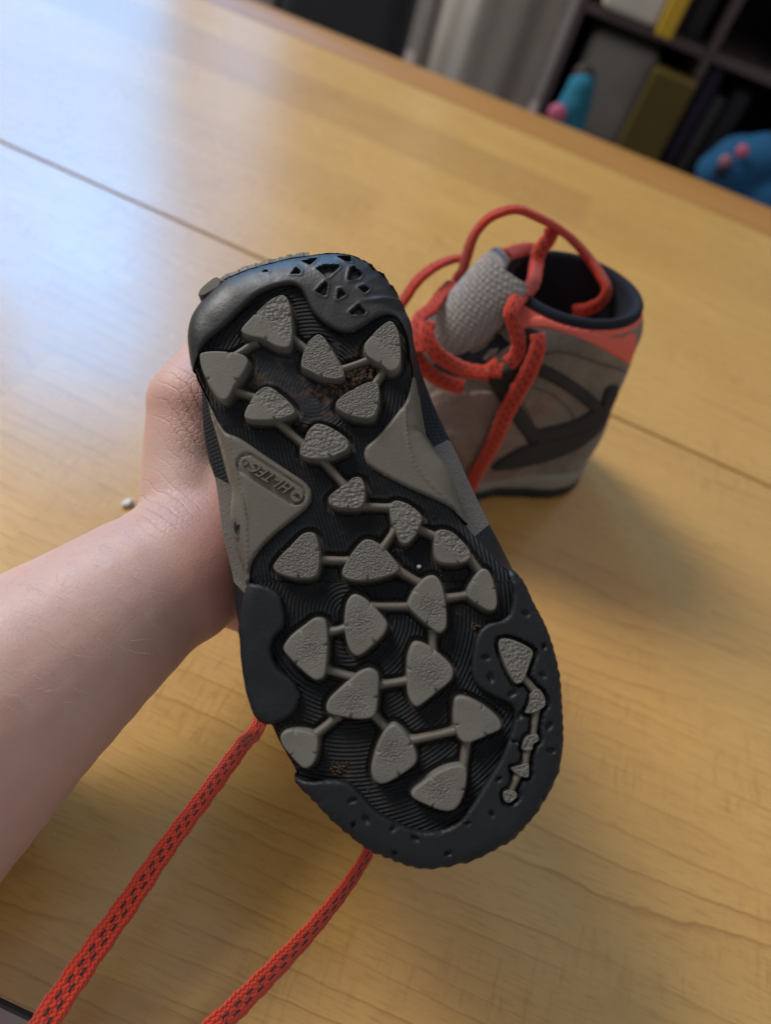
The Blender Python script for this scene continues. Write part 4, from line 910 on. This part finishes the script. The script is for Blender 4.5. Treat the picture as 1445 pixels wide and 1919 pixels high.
# pale scrap by the wrist
def scrap():
    c = on_level(238.0, 942.0, 0.0014); bm = bmesh.new(); bmesh.ops.create_icosphere(bm, subdivisions=3, radius=0.0034)
    for v in bm.verts:
        n = math.sin(v.co.x * 900) * math.sin(v.co.y * 700 + 1) * .0012; v.co = Vector((v.co.x * .75, v.co.y, max(-.0012, v.co.z * .28 + n * 0.5))) * (1 + n * 110)
    o = bm_obj('scrap', bm, mat_plain('pale_scrap', (0.55, 0.55, 0.49, 1), (0.46, 0.46, 0.4, 1), 0.4), None, True); o.location = Vector(c); tag(o, 'small pale crumpled scrap lying on the table by the wrist', 'scrap')
scrap()

# ------------------------------------------------------------------ the room behind
FLOOR = -0.74
bm = bmesh.new(); box(bm, (-4, -3, FLOOR - .05), (4, 3.4, FLOOR)); tag(bm_obj('floor', bm, mat_plain('dull_floor', (0.42, 0.34, 0.32, 1), (0.32, 0.26, 0.25, 1), 0.6, 6)), kind='structure')
bm = bmesh.new(); box(bm, (-4, 3.4, FLOOR - .05), (4, 3.45, 1.8)); tag(bm_obj('wall', bm, mat_plain('grey_wall', (0.22, 0.21, 0.20, 1), (0.17, 0.165, 0.16, 1), 0.9, 3)), kind='structure')
YS = 1.55                                      # front of the cubby shelf
M_SHELF = mat_plain('dark_shelf_board', (0.085, 0.064, 0.068, 1), (0.06, 0.045, 0.048, 1), 0.5)
def wx(px, py, y=YS): p = on_wall(float(px), float(py), y); return p[0], p[2]
xl, _ = wx(1056, 98); xm, zm = wx(1330, 105); DEP = 0.30
cell = xm - xl; top_z = zm + 2 * cell * 0.9; low = zm - cell * .9
shelf = empty('cubby_shelf', Matrix.Translation((xl, YS, FLOOR)), 'dark cubby shelf unit standing beyond the far table edge', 'shelf')
def sbox(name, a, b, mat, bev=.002):
    bm = bmesh.new(); o_ = np.array([xl, YS, FLOOR]); box(bm, np.array(a) - o_, np.array(b) - o_, bev); return bm_obj(name, bm, mat, shelf)
T = .016
for i in range(3): sbox('upright', (xl + i * cell - T / 2, YS, FLOOR), (xl + i * cell + T / 2, YS + DEP, top_z), M_SHELF)
zs = [zm + k * cell * .92 for k in (-2, -1, 0, 1, 2)]
for z in zs:
    for i in range(2): sbox('shelf_board', (xl + i * cell + T / 2 + .0006, YS + .001, z - T / 2), (xl + (i + 1) * cell - T / 2 - .0006, YS + DEP - .001, z + T / 2), M_SHELF)
sbox('back_panel', (xl - T / 2, YS + DEP + .001, FLOOR), (xl + 2 * cell + T / 2, YS + DEP + .008, top_z), mat_plain('black_back_panel', (0.012, 0.012, 0.016, 1)), 0)
def thing_box(name, p0, p1, y0, y1, mat, label, cat, bev=.006):
    (x0, z0), (x1, z1) = wx(*p0, y0), wx(*p1, y0); bm = bmesh.new(); c = np.array([(x0 + x1) / 2, (y0 + y1) / 2, min(z0, z1)])
    box(bm, np.array([min(x0, x1), y0, min(z0, z1)]) - c, np.array([max(x0, x1), y1, max(z0, z1)]) - c, bev); o = bm_obj(name, bm, mat); o.location = Vector(c); return tag(o, label, cat)
def item(name, x0, x1, z0, z1, y0, y1, mat, label, cat, bev=.01):
    bm = bmesh.new(); c = np.array([(x0 + x1) / 2, (y0 + y1) / 2, z0]); box(bm, np.array([x0, y0, z0]) - c, np.array([x1, y1, z1]) - c, bev); o = bm_obj(name, bm, mat); o.location = Vector(c); return tag(o, label, cat)
zf = zm + T / 2 + .0005; zf2 = zs[1] + T / 2 + .0005
bx0, bx1 = xl + .03, xl + cell * .56
card = item('storage_box', bx0, bx1, zf, zf + .15, YS - .01, YS + .2, mat_plain('off_white_card', (0.55, 0.54, 0.5, 1)), 'off white box with a yellow upright edge on the dark shelf', 'box')
bm = bmesh.new(); box(bm, (0, -.113, -.006), (.030, .06, .20), .004); yo = bm_obj('yellow_edge', bm, mat_plain('yellow_plastic', (0.55, 0.36, 0.03, 1)), card); yo.location = ((bx1 - bx0) / 2 + .0005, 0, 0)
item('fabric_bin', xl + .035, xl + cell * .72, zf2, zm - .035, YS + .03, YS + .26, mat_plain('grey_felt', (0.27, 0.26, 0.24, 1), (0.21, 0.20, 0.19, 1), 0.95), 'plain grey fabric bin in the lower left cubby', 'storage bin', .02)
x_, z_ = wx(1250, 185); item('yellow_folder', x_ - .045, x_ + .035, zf2, zf2 + .17, YS - .03, YS + .02, mat_plain('mustard_card', (0.085, 0.062, 0.010, 1)), 'mustard yellow folder leaning before the grey bin', 'folder', .004)
item('dark_pouch', xl + cell * .80, xl + cell * .95, zf2, zm - .06, YS + .05, YS + .2, mat_plain('black_cloth', (0.012, 0.012, 0.015, 1)), 'black pouch beside the mustard folder on the shelf', 'pouch', .03)
def blob(name, parts, mat, label, cat):
    """a soft toy: overlapping balls fused into one body"""
    bm = bmesh.new(); c0 = np.array(parts[0][:3])
    for x, y, z, rx, ry, rz in parts:
        bmesh.ops.create_icosphere(bm, subdivisions=3, radius=1, matrix=Matrix.Translation(Vector(np.array([x, y, z]) - c0)) @ Matrix.Diagonal((rx, ry, rz, 1)))
    me = bpy.data.meshes.new(name); bm.to_mesh(me); bm.free(); o = bpy.data.objects.new(name, me); COL.objects.link(o); m = o.modifiers.new('r', 'REMESH'); m.mode = 'VOXEL'; m.voxel_size = .008; s = o.modifiers.new('s', 'SMOOTH'); s.iterations = 5
    bpy.context.view_layer.update(); ev = bpy.data.meshes.new_from_object(o.evaluated_get(bpy.context.evaluated_depsgraph_get())); o.modifiers.clear(); o.data = ev; ev.materials.clear(); ev.materials.append(mat); ev.polygons.foreach_set('use_smooth', np.ones(len(ev.polygons), bool)); o.location = Vector(c0); return tag(o, label, cat)
M_TEAL = mat_plain('teal_plush', (0.02, 0.17, 0.26, 1), (0.01, 0.10, 0.17, 1), 0.95); M_BLUE = mat_plain('blue_plush', (0.008, 0.085, 0.21, 1), (0.006, 0.05, 0.13, 1), 0.95); M_PINK = mat_plain('pink_plush', (0.5, 0.12, 0.22, 1))
YT = YS - .07
def pw(px, py, y=YT): p = on_wall(float(px), float(py), y); return p
a, b, c, d = pw(1078, 196), pw(1088, 166), pw(1062, 232), pw(1085, 140)
toy = blob('soft_toy', [(*a, .030, .035, .04), (*b, .026, .03, .034), (*c, .034, .035, .06)], M_TEAL, 'slim teal soft toy with a pink foot at the left of the shelf', 'soft toy')
def dot(parent, px, py, y, r, mat, name):
    p = pw(px, py, y) - np.array(parent.location); bm = bmesh.new(); bmesh.ops.create_icosphere(bm, subdivisions=2, radius=r, matrix=Matrix.Translation(Vector(p)) @ Matrix.Diagonal((1, .5, 1, 1))); return bm_obj(name, bm, mat, parent, True)
dot(toy, 1044, 213, YT - .036, .017, M_PINK, 'foot'); dot(toy, 1094, 142, YT - .004, .020, mat_plain('brown_plush', (0.05, 0.03, 0.02, 1)), 'hair')
a, b, c, d = pw(1385, 310), pw(1430, 300), pw(1340, 320), pw(1450, 370)
toy2 = blob('soft_toy', [(*a, .055, .05, .050), (*b, .048, .045, .045), (*c, .034, .04, .032), (*d, .075, .06, .055)], M_BLUE, 'round blue soft toy with pink spots beyond the right table edge', 'soft toy')
for px, py, m, n in ((1392, 283, M_PINK, 'spot'), (1360, 302, mat_plain('pale_pink_felt', (0.35, 0.16, 0.2, 1)), 'spot'), (1350, 322, M_LINING, 'eye')): dot(toy2, px, py, YT - .046, .011, m, n)
x0, z0 = wx(1440, 40); item('white_pot', xl + cell + .13, xl + cell + .27, zm + .045, zm + .17, YS + .02, YS + .14, mat_plain('pale_ceramic', (0.4, 0.38, 0.42, 1)), 'pale pot in the top right cubby of the shelf', 'pot', .03)
item('white_pot_stand', xl + cell + .12, xl + cell + .28, zf, zm + .0445, YS + .01, YS + .15, M_WEB, 'low black block under the pale pot on the shelf', 'block', .004)
for i, (nm, w0, w1, h0, cc, lb) in enumerate((('book', .02, .045, .19, (0.03, 0.02, 0.05, 1), 'dark violet book at the left end of the row in the right cubby'), ('book', .05, .072, .15, (0.05, 0.055, 0.06, 1), 'slate grey book, shorter, next to the dark violet one'), ('book', .078, .11, .17, (0.018, 0.02, 0.03, 1), 'thick black blue book at the right end of the row'))):
    item(nm, xl + cell + w0, xl + cell + w1, zf2, zf2 + h0, YS + .04, YS + .2, mat_plain('book_cloth', cc), lb, 'book', .003)['group'] = 'books in the right cubby'
for x0_, x1_, h_, cc, lb in ((.60, .74, .10, (0.035, 0.03, 0.045, 1), 'low dark plum carton beside the yellow edged box'), (.76, .90, .15, (0.02, 0.02, 0.026, 1), 'taller black carton at the right of the upper cubby')):
    item('carton', xl + cell * x0_, xl + cell * x1_, zf, zf + h_, YS + .03, YS + .2, mat_plain('dark_card', cc), lb, 'box', .004)
# grey curtain left of the shelf, and a dark cloth bag by it
def curtain():
    x0, _ = wx(790, 20, 1.62); x1 = xl - .025; V, F = [], []; n = 120
    for k, z in enumerate((FLOOR + .02, -.3, .2, 1.2)):
        for i in range(n):
            t = i / (n - 1); V.append((x0 + (x1 - x0) * t, 1.66 + .030 * math.sin(t * 8.5 + .4 * k + .8 * math.sin(t * 5)) + .008 * math.sin(t * 23 + 1), z))
    for k in range(3):
        for i in range(n - 1): F.append((k * n + i, k * n + i + 1, (k + 1) * n + i + 1, (k + 1) * n + i))
    o = link('curtain', mesh('curtain', V, F), mat_plain('grey_cloth', (0.46, 0.44, 0.41, 1), (0.36, 0.34, 0.31, 1), 0.95)); sd = o.modifiers.new('thickness', 'SOLIDIFY'); sd.thickness = .003
    tag(o, 'hanging grey cloth curtain beside the dark shelf', 'curtain')
curtain()
p0, _ = wx(560, -40, 1.5); p1, _ = wx(765, 20, 1.5)
bmx = item('dark_bag', p0 - .03, p1, FLOOR + .001, .12, 1.48, 1.6, mat_plain('charcoal_cloth', (0.02, 0.024, 0.032, 1)), 'tall dark cloth bag standing beyond the table', 'bag', .03)
item('white_crate', p0 - .2, p0 - .04, FLOOR + .001, .1, 1.5, 1.62, mat_plain('pale_plastic', (0.3, 0.29, 0.30, 1)), 'pale tall box left of the dark bag', 'box', .01)
